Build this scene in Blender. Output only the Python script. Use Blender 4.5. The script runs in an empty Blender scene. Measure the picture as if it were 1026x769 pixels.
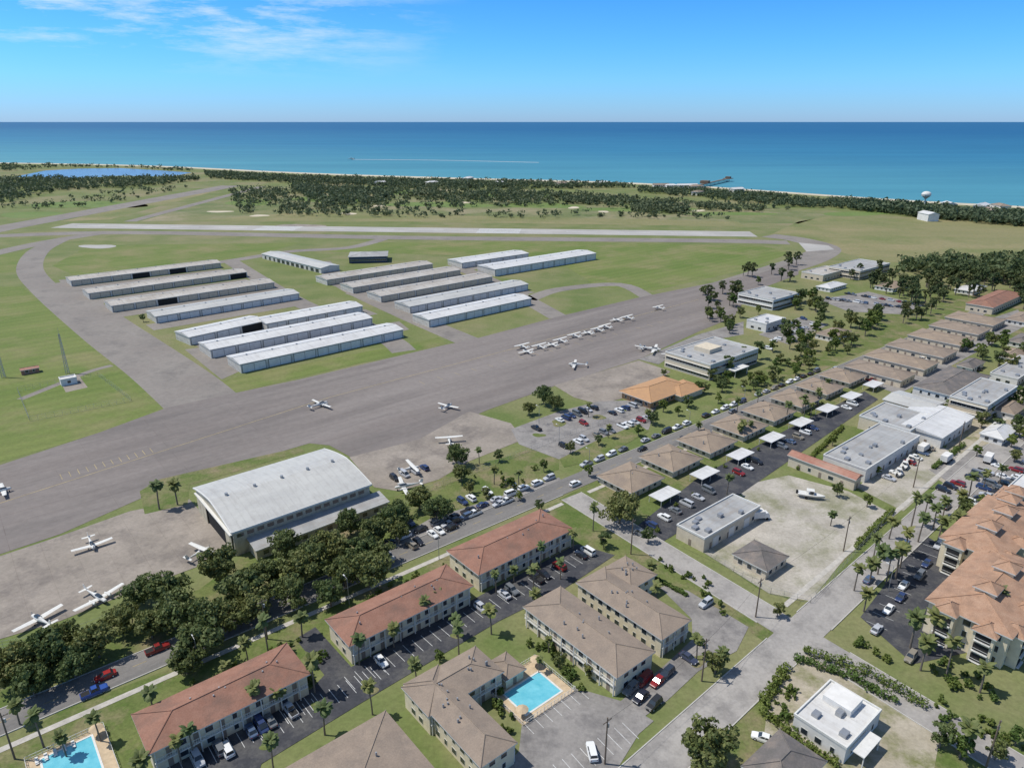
import bpy, math, random
import numpy as np
from mathutils import Vector, Matrix
random.seed(7); RNG=np.random.default_rng(7)
scene=bpy.context.scene
# ---------------------------------------------------------------- site survey
# map coordinates read from the aerial photo are turned into metres on the ground
F=706.0; PITCH=math.radians(20.4); H=120.0
SP,CP=math.sin(PITCH),math.cos(PITCH)
def G(u,v,z=0.0):
    x=(u-513)/F; y=(384.5-v)/F
    t=(H-z)/(SP-y*CP)
    return Vector((t*x,t*(CP+y*SP),z))
GA=math.radians(39.8)
E1=Vector((math.cos(GA),math.sin(GA),0)); E2=Vector((-math.sin(GA),math.cos(GA),0))
# ---------------------------------------------------------------- materials
def newmat(name):
    m=bpy.data.materials.new(name); m.use_nodes=True
    nt=m.node_tree; b=nt.nodes['Principled BSDF']
    return m,nt,b
def N(nt,t,**k):
    n=nt.nodes.new(t)
    for a,v in k.items(): setattr(n,a,v)
    return n
def mixc(nt,fac,a,b,blend='MIX'):
    n=nt.nodes.new('ShaderNodeMix'); n.data_type='RGBA'; n.blend_type=blend
    for s,val in ((n.inputs[0],fac),(n.inputs[6],a),(n.inputs[7],b)):
        if hasattr(val,'is_output') : nt.links.new(val,s)
        elif isinstance(val,(int,float)): s.default_value=val
        else: s.default_value=(*val,1)
    return n.outputs[2]
def noise(nt,co,scale,detail=3,rough=.6,stretch=None,rot=0):
    if rot:
        mp=N(nt,'ShaderNodeMapping'); nt.links.new(co,mp.inputs[0]); mp.inputs['Rotation'].default_value=(0,0,rot); co=mp.outputs[0]
    if stretch:
        mp=N(nt,'ShaderNodeMapping'); nt.links.new(co,mp.inputs[0]); mp.inputs['Scale'].default_value=stretch; co=mp.outputs[0]
    n=N(nt,'ShaderNodeTexNoise'); nt.links.new(co,n.inputs['Vector'])
    n.inputs['Scale'].default_value=scale; n.inputs['Detail'].default_value=detail; n.inputs['Roughness'].default_value=rough
    return n.outputs['Fac']
def ramp(nt,fac,a,b):
    r=N(nt,'ShaderNodeMapRange'); nt.links.new(fac,r.inputs[0])
    r.inputs[1].default_value=a; r.inputs[2].default_value=b
    return r.outputs[0]
def objco(nt):
    return N(nt,'ShaderNodeTexCoord').outputs['Object']
def surf(name,c1,c2,s1=.05,s2=1.0,fine=.25,rough=.85,spec=.2,c3=None,s3=.012,stretch=None,rot=0,joints=None,seams=0,mow=0,st2=None):
    m,nt,b=newmat(name); co=objco(nt)
    f=ramp(nt,noise(nt,co,s1,5,.65,stretch,rot),.36,.64)
    col=mixc(nt,f,c1,c2)
    if c3: 
        f3=ramp(nt,noise(nt,co,s3,6,.68,st2,rot if st2 else 0),.47,.66); col=mixc(nt,f3,col,c3)
    f2=ramp(nt,noise(nt,co,s2,5,.75),.25,.75)
    dark=(1-fine,)*3; lite=(1+fine*.6,)*3
    col=mixc(nt,1.0,col,mixc(nt,f2,dark,lite),'MULTIPLY')
    if joints or mow or seams:
        mp=N(nt,'ShaderNodeMapping'); nt.links.new(co,mp.inputs[0]); mp.inputs['Rotation'].default_value=(0,0,-GA); rc=mp.outputs[0]
    for (wd,hg,ms,mc,c2v) in ([(joints,joints*.9,.1,.86,.95)] if joints else [])+([(90,seams,.16,.84,.94),(31,seams*3.7,.12,.9,.97)] if seams else []):
        br=N(nt,'ShaderNodeTexBrick'); nt.links.new(rc,br.inputs[0])
        br.offset=.37 if seams else 0; br.inputs['Scale'].default_value=1; br.inputs['Brick Width'].default_value=wd; br.inputs['Row Height'].default_value=hg
        br.inputs['Mortar Size'].default_value=ms; br.inputs['Mortar Smooth'].default_value=.5
        br.inputs['Color1'].default_value=(1,1,1,1); br.inputs['Color2'].default_value=(c2v,c2v,c2v,1); br.inputs['Mortar'].default_value=(mc,mc*.985,mc*.97,1)
        col=mixc(nt,1.0,col,br.outputs['Color'],'MULTIPLY')
    if mow:
        w=N(nt,'ShaderNodeTexWave'); nt.links.new(rc,w.inputs[0]); w.bands_direction='Y'; w.inputs['Scale'].default_value=.314/mow; w.inputs['Distortion'].default_value=2.5; w.inputs['Detail'].default_value=4; w.inputs['Detail Scale'].default_value=.3
        col=mixc(nt,1.0,col,mixc(nt,w.outputs['Fac'],(.95,.95,.94),(1.04,1.04,1.02)),'MULTIPLY')
    nt.links.new(col,b.inputs['Base Color'])
    b.inputs['Roughness'].default_value=rough; b.inputs['Specular IOR Level'].default_value=spec
    return m
def ribbed(name,c1,c2,axis='X',period=1.2,amt=.12,rough=.5,metal=0.0,dirt=.3,dirtc=(.25,.2,.15)):
    m,nt,b=newmat(name); co=objco(nt)
    w=N(nt,'ShaderNodeTexWave'); nt.links.new(co,w.inputs[0]); w.bands_direction=axis
    w.inputs['Scale'].default_value=.314/period; w.wave_profile='SAW'
    f=ramp(nt,w.outputs['Fac'],.0,.18)
    col=mixc(nt,ramp(nt,noise(nt,co,.15,4,.7,(.35,1,1) if axis=='X' else (1,.35,1)),.35,.65),c1,c2)
    col=mixc(nt,ramp(nt,noise(nt,co,.5,5,.75),.52,.95),col,dirtc)
    col=mixc(nt,ramp(nt,noise(nt,co,.6,4,.7,(1,.12,1) if axis=='X' else (.12,1,1)),.5,.95),col,dirtc)
    col=mixc(nt,1.0,col,mixc(nt,f,(1-amt,)*3,(1,1,1)),'MULTIPLY')
    nt.links.new(col,b.inputs['Base Color']); b.inputs['Roughness'].default_value=rough; b.inputs['Metallic'].default_value=metal
    return m
def plain(name,c,rough=.6,spec=.4,var=.12,scale=1.5,metal=0):
    m,nt,b=newmat(name); co=objco(nt)
    f=ramp(nt,noise(nt,co,scale,4,.7),.3,.7)
    col=mixc(nt,f,tuple(x*(1-var) for x in c),tuple(min(1,x*(1+var*.6)) for x in c))
    nt.links.new(col,b.inputs['Base Color']); b.inputs['Roughness'].default_value=rough
    b.inputs['Specular IOR Level'].default_value=spec; b.inputs['Metallic'].default_value=metal
    return m
M={}
M['grass']=surf('grass_mat',(.125,.165,.048),(.19,.205,.08),.03,.8,.3,c3=(.25,.22,.12),s3=.008)
M['lawn']=surf('lawn_mat',(.095,.14,.032),(.16,.18,.06),.08,1.2,.4,c3=(.25,.205,.12),s3=.07)
M['infield']=surf('infield_mat',(.12,.17,.038),(.17,.2,.06),.03,.6,.25,c3=(.225,.21,.095),s3=.018,stretch=(.25,1,1),rot=-GA,mow=9)
M['dryfield']=surf('dry_field_mat',(.2,.2,.085),(.28,.24,.125),.012,.3,.25,c3=(.15,.18,.06),s3=.008,stretch=(.3,1,1))
M['tanfield']=surf('golf_rough_mat',(.12,.16,.055),(.2,.2,.09),.015,.2,.25,c3=(.3,.255,.16),s3=.009)
M['fairway']=surf('fairway_mat',(.125,.19,.05),(.165,.215,.07),.02,.2,.2)
M['sand']=surf('sand_mat',(.6,.53,.4),(.5,.44,.33),.02,.3,.1)
M['dirt']=surf('sandy_ground_mat',(.42,.37,.29),(.34,.3,.22),.15,1.,.25,c3=(.16,.17,.06),s3=.12)
M['apron']=surf('apron_asphalt_mat',(.205,.178,.162),(.255,.226,.206),.05,.35,.16,c3=(.175,.155,.143),s3=.05,stretch=(.06,1,1),rot=-GA,seams=7,st2=(.15,1,1))
M['taxi']=surf('taxiway_mat',(.225,.2,.178),(.275,.25,.22),.03,.4,.18,c3=(.19,.172,.155),s3=.06)
M['runway']=surf('runway_mat',(.35,.335,.31),(.43,.41,.38),.02,.3,.12)
M['conc']=surf('concrete_mat',(.34,.295,.25),(.27,.235,.197),.06,.8,.22,c3=(.19,.165,.145),s3=.07,joints=7.5)
M['gravel']=surf('gravel_lot_mat',(.48,.44,.38),(.36,.33,.28),.1,1.2,.28,c3=(.24,.235,.15),s3=.06)
M['road']=surf('road_asphalt_mat',(.24,.225,.21),(.18,.17,.16),.1,1.0,.18,stretch=(.06,1,1),rot=-GA,c3=(.15,.145,.14),s3=.12,st2=(.2,1,1))
M['street']=surf('street_mat',(.38,.355,.325),(.31,.29,.27),.1,1.0,.2,c3=(.24,.225,.21),s3=.12,stretch=(.12,1,1),rot=-GA)
M['asphalt']=surf('fresh_asphalt_mat',(.05,.052,.06),(.072,.072,.08),.15,1.2,.25,c3=(.1,.098,.095),s3=.15)
M['lot']=surf('faded_lot_mat',(.3,.28,.26),(.24,.225,.21),.12,1.0,.22,c3=(.165,.155,.15),s3=.14)
M['white']=plain('white_paint',(.6,.6,.58),.6,.4,.35,.8)
M['yellow']=plain('yellow_paint',(.42,.33,.16),.6,.3,.4,.2)
M['kerb']=plain('kerb_concrete',(.46,.44,.4),.8)
M['walk']=plain('sidewalk_concrete',(.46,.43,.38),.85,scale=.6,var=.25)
M['cream']=plain('cream_stucco',(.70,.62,.46),.85,.2,.14,.7)
M['stucco']=plain('beige_stucco',(.6,.52,.4),.85,.2,.14,.7)
M['whitewall']=plain('white_stucco',(.70,.68,.64),.8,.2,.14,.4)
M['hangwall']=ribbed('hangar_metal_wall',(.56,.50,.38),(.49,.44,.33),'X',1.5,.15,.6)
M['whang']=ribbed('white_metal_wall',(.64,.62,.57),(.55,.53,.48),'X',2.5,.15,.6)
M['rooflight']=ribbed('hangar_metal_roof',(.52,.51,.47),(.45,.44,.41),'X',2.2,.1,.5,dirtc=(.33,.31,.28))
M['roofwhite']=ribbed('white_metal_roof',(.66,.65,.62),(.57,.56,.54),'X',4,.1,.5,dirtc=(.38,.35,.31))
M['rooftan']=ribbed('weathered_metal_roof',(.38,.34,.29),(.5,.47,.42),'X',4,.15,.6)
M['roofgrey']=ribbed('grey_membrane_roof',(.4,.4,.39),(.29,.29,.285),'Y',3,.12,.8)
M['rust']=ribbed('rusty_metal_roof',(.3,.12,.08),(.4,.22,.16),'X',1.5,.2,.7)
M['red']=surf('terracotta_shingle_mat',(.275,.14,.098),(.325,.175,.125),.35,3,.28,c3=(.22,.13,.098),s3=.15)
M['tan']=surf('tan_shingle_mat',(.31,.245,.19),(.265,.21,.165),.3,3,.25,c3=(.235,.19,.153),s3=.18)
M['tan2']=surf('brown_shingle_mat',(.34,.265,.195),(.29,.225,.17),.3,3,.25,c3=(.245,.195,.155),s3=.13)
M['terra']=surf('terracotta_tile_mat',(.38,.225,.145),(.44,.28,.19),.5,4,.3,c3=(.3,.19,.13),s3=.2)
M['orange']=surf('orange_tile_mat',(.48,.28,.145),(.42,.25,.14),.5,4,.2)
M['darkroof']=surf('dark_shingle_mat',(.14,.13,.12),(.18,.16,.15),.4,3,.25,c3=(.24,.2,.17),s3=.25)
M['glass']=plain('window_glass',(.03,.04,.05),.12,.8,.3,.5)
M['dark']=plain('dark_shade_and_parts',(.035,.035,.035),.9,.1)  # near-black colour: painted shade in openings, own colour of wires and vehicle parts
M['bluewall']=plain('navy_metal_wall',(.03,.05,.09),.5)
M['door']=plain('door_paint',(.25,.2,.16),.6)
M['trim']=plain('white_trim',(.66,.65,.61),.6)
M['metal']=plain('galvanised_metal',(.38,.39,.4),.45,metal=.5)
M['wood']=plain('timber_pole',(.16,.12,.09),.9)
M['tyre']=plain('tyre_rubber',(.02,.02,.02),.9,.1)
M['deck']=plain('pool_deck',(.52,.40,.26),.8,scale=.8,var=.2)
M['solar']=plain('solar_panel',(.02,.03,.06),.2,.8)
def mk_paint():
    m,nt,b=newmat('car_paint'); oi=N(nt,'ShaderNodeObjectInfo'); nt.links.new(oi.outputs['Color'],b.inputs['Base Color'])
    b.inputs['Roughness'].default_value=.3; b.inputs['Coat Weight'].default_value=.4; b.inputs['Coat Roughness'].default_value=.08
    return m
M['paint']=mk_paint()
M['lamp']=plain('headlamp_glass',(.7,.7,.68),.15)
M['tail']=plain('tail_lamp',(.35,.02,.02),.3)
def mk_pool():
    m,nt,b=newmat('pool_water'); co=objco(nt)
    col=mixc(nt,ramp(nt,noise(nt,co,.35,4),.3,.7),(.10,.42,.52),(.2,.56,.64))
    nt.links.new(col,b.inputs['Base Color']); b.inputs['Roughness'].default_value=.1
    bp=N(nt,'ShaderNodeBump'); bp.inputs['Strength'].default_value=.15; nt.links.new(noise(nt,co,2.5,2),bp.inputs['Height']); nt.links.new(bp.outputs[0],b.inputs['Normal'])
    return m
M['pool']=mk_pool()
def leafmat(name,c1,c2,c3,k=1.0):
    m,nt,b=newmat(name)
    g=N(nt,'ShaderNodeNewGeometry'); oi=N(nt,'ShaderNodeObjectInfo')
    c1,c2,c3=[tuple(x*k for x in c) for c in (c1,c2,c3)]
    col=mixc(nt,g.outputs['Random Per Island'],c1,c2)
    col=mixc(nt,ramp(nt,noise(nt,g.outputs['Position'],.35,2),.4,.65),col,c3)
    v=ramp(nt,oi.outputs['Random'],0,1); col=mixc(nt,1.0,col,mixc(nt,v,(.75,.85,.8),(1.35,1.15,1.0)),'MULTIPLY')
    nt.links.new(col,b.inputs['Base Color']); b.inputs['Roughness'].default_value=.65; b.inputs['Specular IOR Level'].default_value=.3
    tr=N(nt,'ShaderNodeBsdfTranslucent'); nt.links.new(col,tr.inputs[0])
    ms=N(nt,'ShaderNodeMixShader'); ms.inputs[0].default_value=.3; nt.links.new(b.outputs[0],ms.inputs[1]); nt.links.new(tr.outputs[0],ms.inputs[2])
    nt.links.new(ms.outputs[0],nt.nodes['Material Output'].inputs[0])
    return m
M['oakleaf']=leafmat('oak_foliage',(.085,.115,.038),(.19,.215,.09),(.12,.155,.055),1.1)
M['leaf2']=leafmat('bright_foliage',(.09,.135,.03),(.18,.23,.07),(.11,.165,.04),1.1)
M['palmleaf']=leafmat('palm_foliage',(.10,.135,.04),(.2,.22,.10),(.13,.165,.06),1.1)
M['pineleaf']=leafmat('pine_foliage',(.07,.10,.04),(.15,.175,.08),(.09,.12,.05),1.1)
M['farleaf']=leafmat('distant_foliage',(.07,.10,.06),(.135,.16,.09),(.09,.12,.065),1.15)  # bluish cast in the leaf colour stands in for distance haze
M['bark']=plain('bark',(.2,.17,.14),.9,.1,.3,3)
# ---------------------------------------------------------------- mesh builder
class MB:
    def __init__(s,*mats): s.v=[];s.f=[];s.m=[];s.mats=list(mats) or ['white'];s.cur=0
    def use(s,i): s.cur=i; return s
    def face(s,pts):
        n=len(s.v); s.v+= [tuple(p) for p in pts]; s.f.append(tuple(range(n,n+len(pts)))); s.m.append(s.cur)
    def box(s,x0,x1,y0,y1,z0,z1):
        n=len(s.v)
        s.v+=[(x0,y0,z0),(x1,y0,z0),(x1,y1,z0),(x0,y1,z0),(x0,y0,z1),(x1,y0,z1),(x1,y1,z1),(x0,y1,z1)]
        for f in ((0,3,2,1),(4,5,6,7),(0,1,5,4),(1,2,6,5),(2,3,7,6),(3,0,4,7)):
            s.f.append(tuple(n+i for i in f)); s.m.append(s.cur)
    def loft(s,rings,cap=True):
        n=len(s.v);k=len(rings[0])
        for r in rings: s.v+=[tuple(p) for p in r]
        for i in range(len(rings)-1):
            for j in range(k):
                a=n+i*k+j;b=n+i*k+(j+1)%k
                s.f.append((a,b,b+k,a+k)); s.m.append(s.cur)
        if cap:
            s.f.append(tuple(n+j for j in range(k))[::-1]); s.m.append(s.cur)
            e=n+(len(rings)-1)*k
            s.f.append(tuple(e+j for j in range(k))); s.m.append(s.cur)
    def tube(s,p0,p1,r0,r1,k=8):
        p0=Vector(p0);p1=Vector(p1);d=(p1-p0).normalized()
        a=d.orthogonal().normalized();b=d.cross(a)
        s.loft([[p+ (a*math.cos(t)+b*math.sin(t))*r for t in [2*math.pi*i/k for i in range(k)]] for p,r in ((p0,r0),(p1,r1))])
    def mesh(s,name):
        me=bpy.data.meshes.new(name); me.from_pydata(s.v,[],s.f)
        for m in s.mats: me.materials.append(M[m])
        me.polygons.foreach_set('material_index',s.m); me.update(); return me
def link(name,me,loc=(0,0,0),rot=0,parent=None,scale=None,color=None):
    o=bpy.data.objects.new(name,me); scene.collection.objects.link(o)
    o.location=loc; o.rotation_euler=(0,0,rot)
    if parent: o.parent=parent
    if scale: o.scale=scale
    if color: o.color=(*color,1)
    return o
# ---------------------------------------------------------------- flat surfaces
def sheet(name,pts,mat,z):
    mb=MB(mat); mb.face([(p[0],p[1],z) for p in pts]); me=mb.mesh(name)
    if me.polygons[0].normal.z<0: me.flip_normals()
    return link(name,me)
def psheet(name,px,mat,z): return sheet(name,[G(u,v) for u,v in px],mat,z)
def blob(name,u,v,ru,rv,mat,z,seed=0,rot=0):
    r=random.Random(seed); k=18; ph=[r.uniform(0,6.28) for _ in range(3)]
    pts=[]
    for i in range(k):
        t=2*math.pi*i/k; q=1+.18*math.sin(2*t+ph[0])+.12*math.sin(3*t+ph[1])
        pts.append((u+ru*q*math.cos(t),v+rv*q*math.sin(t)-rot*ru*q*math.cos(t)))
    psheet(name,pts,mat,z)
def ribpts(pts,w):
    L=[];R=[]
    for i,p in enumerate(pts):
        a=pts[max(0,i-1)];b=pts[min(len(pts)-1,i+1)]; d=Vector((b[0]-a[0],b[1]-a[1],0)).normalized(); n=Vector((-d.y,d.x,0))
        L.append(Vector((p[0],p[1],0))+n*w/2);R.append(Vector((p[0],p[1],0))-n*w/2)
    return L,R
def smooth(pts,k=6):
    P=[Vector((p[0],p[1],0)) for p in pts]
    if len(P)<3: return P
    out=[]
    for i in range(len(P)-1):
        p0=P[max(0,i-1)];p1=P[i];p2=P[i+1];p3=P[min(len(P)-1,i+2)]
        for j in range(k):
            t=j/k; out.append(.5*((2*p1)+(p2-p0)*t+(2*p0-5*p1+4*p2-p3)*t*t+(3*p1-p0-3*p2+p3)*t**3))
    out.append(P[-1]); return out
def ribbon(name,pts,w,mat,z,sm=True):
    if sm: pts=smooth(pts)
    L,R=ribpts(pts,w); mb=MB(mat)
    for i in range(len(L)-1): mb.face([(L[i].x,L[i].y,z),(R[i].x,R[i].y,z),(R[i+1].x,R[i+1].y,z),(L[i+1].x,L[i+1].y,z)])
    return link(name,mb.mesh(name))
def pr(name,px,w,mat,z): return ribbon(name,[G(u,v) for u,v in px],w,mat,z)
def bars(name,segs,w,mat,z0,z1):
    mb=MB(mat)
    for a,b in segs:
        a=Vector((a[0],a[1],0));b=Vector((b[0],b[1],0)); d=(b-a).normalized(); n=Vector((-d.y,d.x,0))*w/2
        if z1-z0<.01: mb.face([(p.x,p.y,z1) for p in (a-n,b-n,b+n,a+n)]); continue
        mb.loft([[ (q-n)+Vector((0,0,z0)),(q+n)+Vector((0,0,z0)),(q+n)+Vector((0,0,z1)),(q-n)+Vector((0,0,z1))] for q in (a,b)])
    return link(name,mb.mesh(name))
coast_px=[(-500,158),(-250,160),(0,163),(150,166),(300,173),(450,178),(600,182),(700,186.5),(760,190.5),(860,197.5),(950,203),(1026,207),(1200,219),(1400,236)]
coast=smooth([G(u,v) for u,v in coast_px],5)
land=[(p.x,p.y) for p in coast]+[(3500,-1500),(-9000,-1500),(-9000,coast[0].y)]
sheet('ground',land,'grass',0)
ins=[Vector((p.x,p.y-34,0)) for p in coast]
mb=MB('sand')
for i in range(len(coast)-1):
    a,b,c,d=coast[i],coast[i+1],ins[i+1],ins[i]
    mb.face([(d.x,d.y,.03),(c.x,c.y,.03),(b.x,b.y+6,.03),(a.x,a.y+6,.03)])
link('beach_sand',mb.mesh('beach_sand'))
def mk_sea():
    m,nt,b=newmat('sea_water'); co=objco(nt)
    sep=N(nt,'ShaderNodeSeparateXYZ'); nt.links.new(co,sep.inputs[0])
    ma=N(nt,'ShaderNodeMath',operation='MULTIPLY_ADD'); nt.links.new(sep.outputs[0],ma.inputs[0]); ma.inputs[1].default_value=.55; nt.links.new(sep.outputs[1],ma.inputs[2])
    nz=noise(nt,co,.0012,4,.6,(.25,1,1))
    ad=N(nt,'ShaderNodeMath',operation='MULTIPLY_ADD'); nt.links.new(nz,ad.inputs[0]); ad.inputs[1].default_value=900; nt.links.new(ma.outputs[0],ad.inputs[2])
    lg=N(nt,'ShaderNodeMath',operation='LOGARITHM'); nt.links.new(ad.outputs[0],lg.inputs[0]); lg.inputs[1].default_value=10
    mr=ramp(nt,lg.outputs[0],3.15,4.7)
    cr=N(nt,'ShaderNodeValToRGB'); nt.links.new(mr,cr.inputs[0]); e=cr.color_ramp.elements
    e[0].position=0; e[0].color=(.13,.34,.36,1); e[1].position=1; e[1].color=(.022,.12,.25,1)
    for p,c in ((.12,(.075,.26,.33)),(.3,(.035,.18,.30)),(.6,(.018,.118,.25))):
        x=e.new(p); x.color=(*c,1)
    band=ramp(nt,noise(nt,co,.004,5,.75,(.15,1,1)),.35,.7)
    col=mixc(nt,1.0,cr.outputs[0],mixc(nt,band,(.82,.86,.89),(1.14,1.11,1.08)),'MULTIPLY')
    nt.links.new(col,b.inputs['Base Color']); b.inputs['Roughness'].default_value=.55; b.inputs['Specular IOR Level'].default_value=.15
    bp=N(nt,'ShaderNodeBump'); bp.inputs['Strength'].default_value=.4; bp.inputs['Distance'].default_value=1.0
    nt.links.new(noise(nt,co,.08,3,.6,(.5,1,1)),bp.inputs['Height']); nt.links.new(bp.outputs[0],b.inputs['Normal'])
    return m
M['sea']=mk_sea()
sheet('sea_water',[(-200000,-3000),(200000,-3000),(200000,250000),(-200000,250000)],'sea',-1.0)
M['lake']=plain('lake_water',(.09,.18,.29),.25,.5,.15,.01)
psheet('lake_water',[(15,177),(45,171),(80,169),(120,168.5),(165,171),(192,173),(170,177),(120,176),(90,178),(40,179.5)],'lake',.06)
# fields
psheet('dry_field',[(770,236),(800,222),(830,217),(1026,223),(1150,235),(1150,275),(930,268),(860,258),(825,247)],'dryfield',.02)
psheet('golf_course_rough',[(140,222),(205,203),(260,188),(330,183),(420,186),(560,196),(760,206),(830,215),(800,224),(600,221),(400,219)],'tanfield',.02)
for i,(u,v,ru,rv) in enumerate([(330,200,40,3),(440,205,50,3),(540,206,45,2.5),(640,210,50,2.5),(730,214,40,2),(250,203,25,3),(400,193,30,2),(520,196,40,2),(90,205,50,4),(30,215,30,3),(860,214,40,2)]): blob('golf_fairway',u,v,ru,rv,'fairway',.03,i)
for i,(u,v,ru) in enumerate([(380,206,5),(466,203,6),(575,208,6),(605,212,5),(700,211,6),(300,207,5),(350,214,8),(220,212,12),(260,216,10),(500,199,5),(660,205,5)]): blob('golf_bunker_sand',u,v,ru,.9,'sand',.045,i+40)
psheet('field_grass',[(170,222),(300,213),(520,217),(740,222),(745,227),(400,222)],'dryfield',.035)
psheet('infield_grass',[(320,252),(380,243),(560,242),(760,246),(795,253),(740,272),(655,291),(600,288),(560,262),(470,256)],'infield',.03)
psheet('airfield_grass',[(-90,288),(22,287),(45,305),(130,368),(168,408),(100,433),(-90,490)],'infield',.03)
psheet('infield_grass',[(52,266),(90,246),(300,243),(240,262),(80,278)],'infield',.03)
psheet('infield_grass',[(-60,262),(25,252),(30,262),(18,272),(-60,280)],'infield',.03)
psheet('infield_grass',[(60,222),(210,190),(222,190),(110,220)],'dryfield',.03)
psheet('hangar_grass',[(215,385),(235,378),(440,338),(448,344),(300,378),(220,398)],'infield',.03)
# runways and taxiways
ribbon('runway',[G(62,226),G(755,234.5)],40,'runway',.05,False)
ribbon('runway',[G(-70,243),G(0,229),G(232,186)],42,'taxi',.048,False)
ribbon('taxiway_pavement',[G(-20,237),G(130,233),G(400,238),G(700,241),G(790,243)],26,'taxi',.055)
ribbon('taxiway_pavement',[G(130,222),G(190,206),G(262,187)],16,'taxi',.056)
pr('taxiway_pavement',[(770,236),(800,240),(826,248),(815,258),(780,270),(700,296),(640,312)],30,'taxi',.058)
pr('taxiway_pavement',[(-40,262),(20,248),(60,240),(110,232)],22,'taxi',.052)
pr('taxiway_pavement',[(60,240),(38,252),(30,270),(48,292),(100,335),(150,372),(200,415)],20,'taxi',.057)
pr('taxiway_pavement',[(385,239),(350,248),(290,252),(225,262),(120,275),(60,282)],14,'taxi',.053)
psheet('runway_blast_pad',[(800,243),(830,246),(836,250),(808,252)],'runway',.062)
blob('compass_pad',98,247,16,2.2,'runway',.064,3); blob('compass_pad',300,226,22,1.5,'conc',.066,4)
segs=[]
a=G(62,226);b=G(755,234.5);d=(b-a).normalized();n=Vector((-d.y,d.x,0));Lr=(b-a).length
for off in (-16,-12,-8,-4,4,8,12,16):
    for s in (Lr*.30,Lr*.62): segs.append((a+d*s+n*off,a+d*(s+50)+n*off))
bars('runway_marking',segs,2.2,'white',.07,.07)
segs=[(a+d*s,a+d*(s+36)) for s in np.arange(20,Lr-40,60)]
bars('runway_centre_marking',segs,1.6,'white',.07,.07)
# apron
psheet('apron_pavement',[(-120,505),(100,433),(168,408),(205,400),(300,380),(448,345),(470,341),(560,317),(640,298),(700,286),(760,274),(800,262),(800,275),(760,290),(745,302),(735,318),(700,332),(640,360),(560,385),(490,410),(420,440),(352,458),(330,446),(310,444),(180,482),(60,535),(0,555),(-120,598)],'apron',.06)
psheet('hangar_apron_pavement',[(185,350),(400,322),(410,330),(240,372),(222,380)],'taxi',.045)
psheet('concrete_apron',[(-120,600),(0,557),(60,537),(130,512),(190,500),(232,548),(205,565),(150,585),(60,622),(0,640),(-120,690)],'conc',.075)
psheet('concrete_apron',[(350,458),(420,440),(470,412),(512,424),(525,440),(470,462),(440,480),(400,492),(375,488)],'conc',.075)
psheet('concrete_apron',[(555,386),(640,361),(672,372),(640,395),(600,405),(575,398)],'conc',.075)
psheet('concrete_apron',[(640,360),(700,335),(745,322),(745,335),(690,345),(660,365)],'lot',.073)
bars('apron_marking',[(G(-50,520),G(330,398)),(G(330,398),G(700,300))],.3,'yellow',.085,.085)
segs=[]
for i in range(12):
    p=G(60,475).lerp(G(150,449),i/11); segs.append((p,p+E2*-5))
for i in range(22):
    p=G(420,382).lerp(G(700,312),i/21); segs.append((p,p+E2*-5))
bars('tiedown_marking',segs,.2,'yellow',.085,.085)
for a,b in (((60,291),(225,271)),((85,304),(250,281)),((105,317),(280,291)),((150,328),(300,303)),((195,345),(372,312)),((215,360),(380,326)),((330,285),(432,269)),((352,296),(462,275)),((380,306),(492,283)),((420,316),(528,291)),((460,270),(532,259))):
    ribbon('taxilane_pavement',[G(*a),G(*b)],17,'taxi',.04,False)
pr('taxilane_pavement',[(60,283),(110,318),(190,372),(225,400)],14,'taxi',.042)
pr('taxilane_pavement',[(232,262),(300,303),(380,335),(405,352)],14,'taxi',.043)
pr('taxilane_pavement',[(322,262),(345,285),(400,312),(470,342)],16,'taxi',.043)
pr('taxilane_pavement',[(455,266),(500,285),(560,318)],14,'taxi',.043)
pr('taxilane_pavement',[(530,300),(560,290),(620,285),(650,298)],12,'taxi',.043)
# ---------------------------------------------------------------- streets
def road(name,a,b,w,mat,z,kerb=True,dash=None,breaks=()):
    a=Vector(a);b=Vector(b);a.z=b.z=0
    ribbon(name,[a,b],w,mat,z,False)
    d=(b-a).normalized();n=Vector((-d.y,d.x,0));L=(b-a).length
    if kerb:
        iv=[];s=0
        for x0,x1 in sorted(breaks): iv.append((s,x0)); s=x1
        iv.append((s,L)); sg=[]
        for s0,s1 in iv:
            if s1-s0>1:
                for sd in (-1,1): sg.append((a+d*s0+n*sd*(w/2+.12),a+d*s1+n*sd*(w/2+.12)))
        bars('kerb',sg,.24,'kerb',0,z+.12)
    if dash:
        bars(name+'_marking',[(a+d*s,a+d*(s+3)) for s in np.arange(2,L-4,9)],.16,dash,z+.02,z+.02)
A0=Vector((-33.3,177.5,0)); RD=Vector((math.cos(math.radians(39.2)),math.sin(math.radians(39.2)),0)); RN=Vector((-RD.y,RD.x,0))
def along(s,o=0): return A0+RD*s+RN*o
road('road',along(-200),along(520),8.5,'road',.10,True,'yellow',[(262,280)])
X1=G(800,636); X0=G(563,491)
cd=(X1-X0).normalized()
road('cross_street',X0+cd*5,X1+cd*230,8.5,'street',.108,True,None,[( (X1-X0).length-14,(X1-X0).length+6)])
ed=(G(1000,452)-X1).normalized(); en=Vector((-ed.y,ed.x,0))
road('side_street',X1-ed*130,X1+ed*260,9,'street',.104,True,None,[(123,138)])
ribbon('pavement_walk',[along(-150,-8.5),along(58,-8.5)],1.6,'walk',.09,False)
ribbon('pavement_walk',[along(70,-8.5),along(420,-8.5)],1.6,'walk',.09,False)
ribbon('pavement_walk',[X1+ed*8+en*8,X1+ed*250+en*8],1.5,'walk',.09,False)
psheet('lawn',[(-100,700),(60,640),(200,590),(240,560),(380,500),(430,490),(470,470),(560,440),(560,470),(400,545),(140,660),(-100,765)],'lawn',.035)
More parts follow.
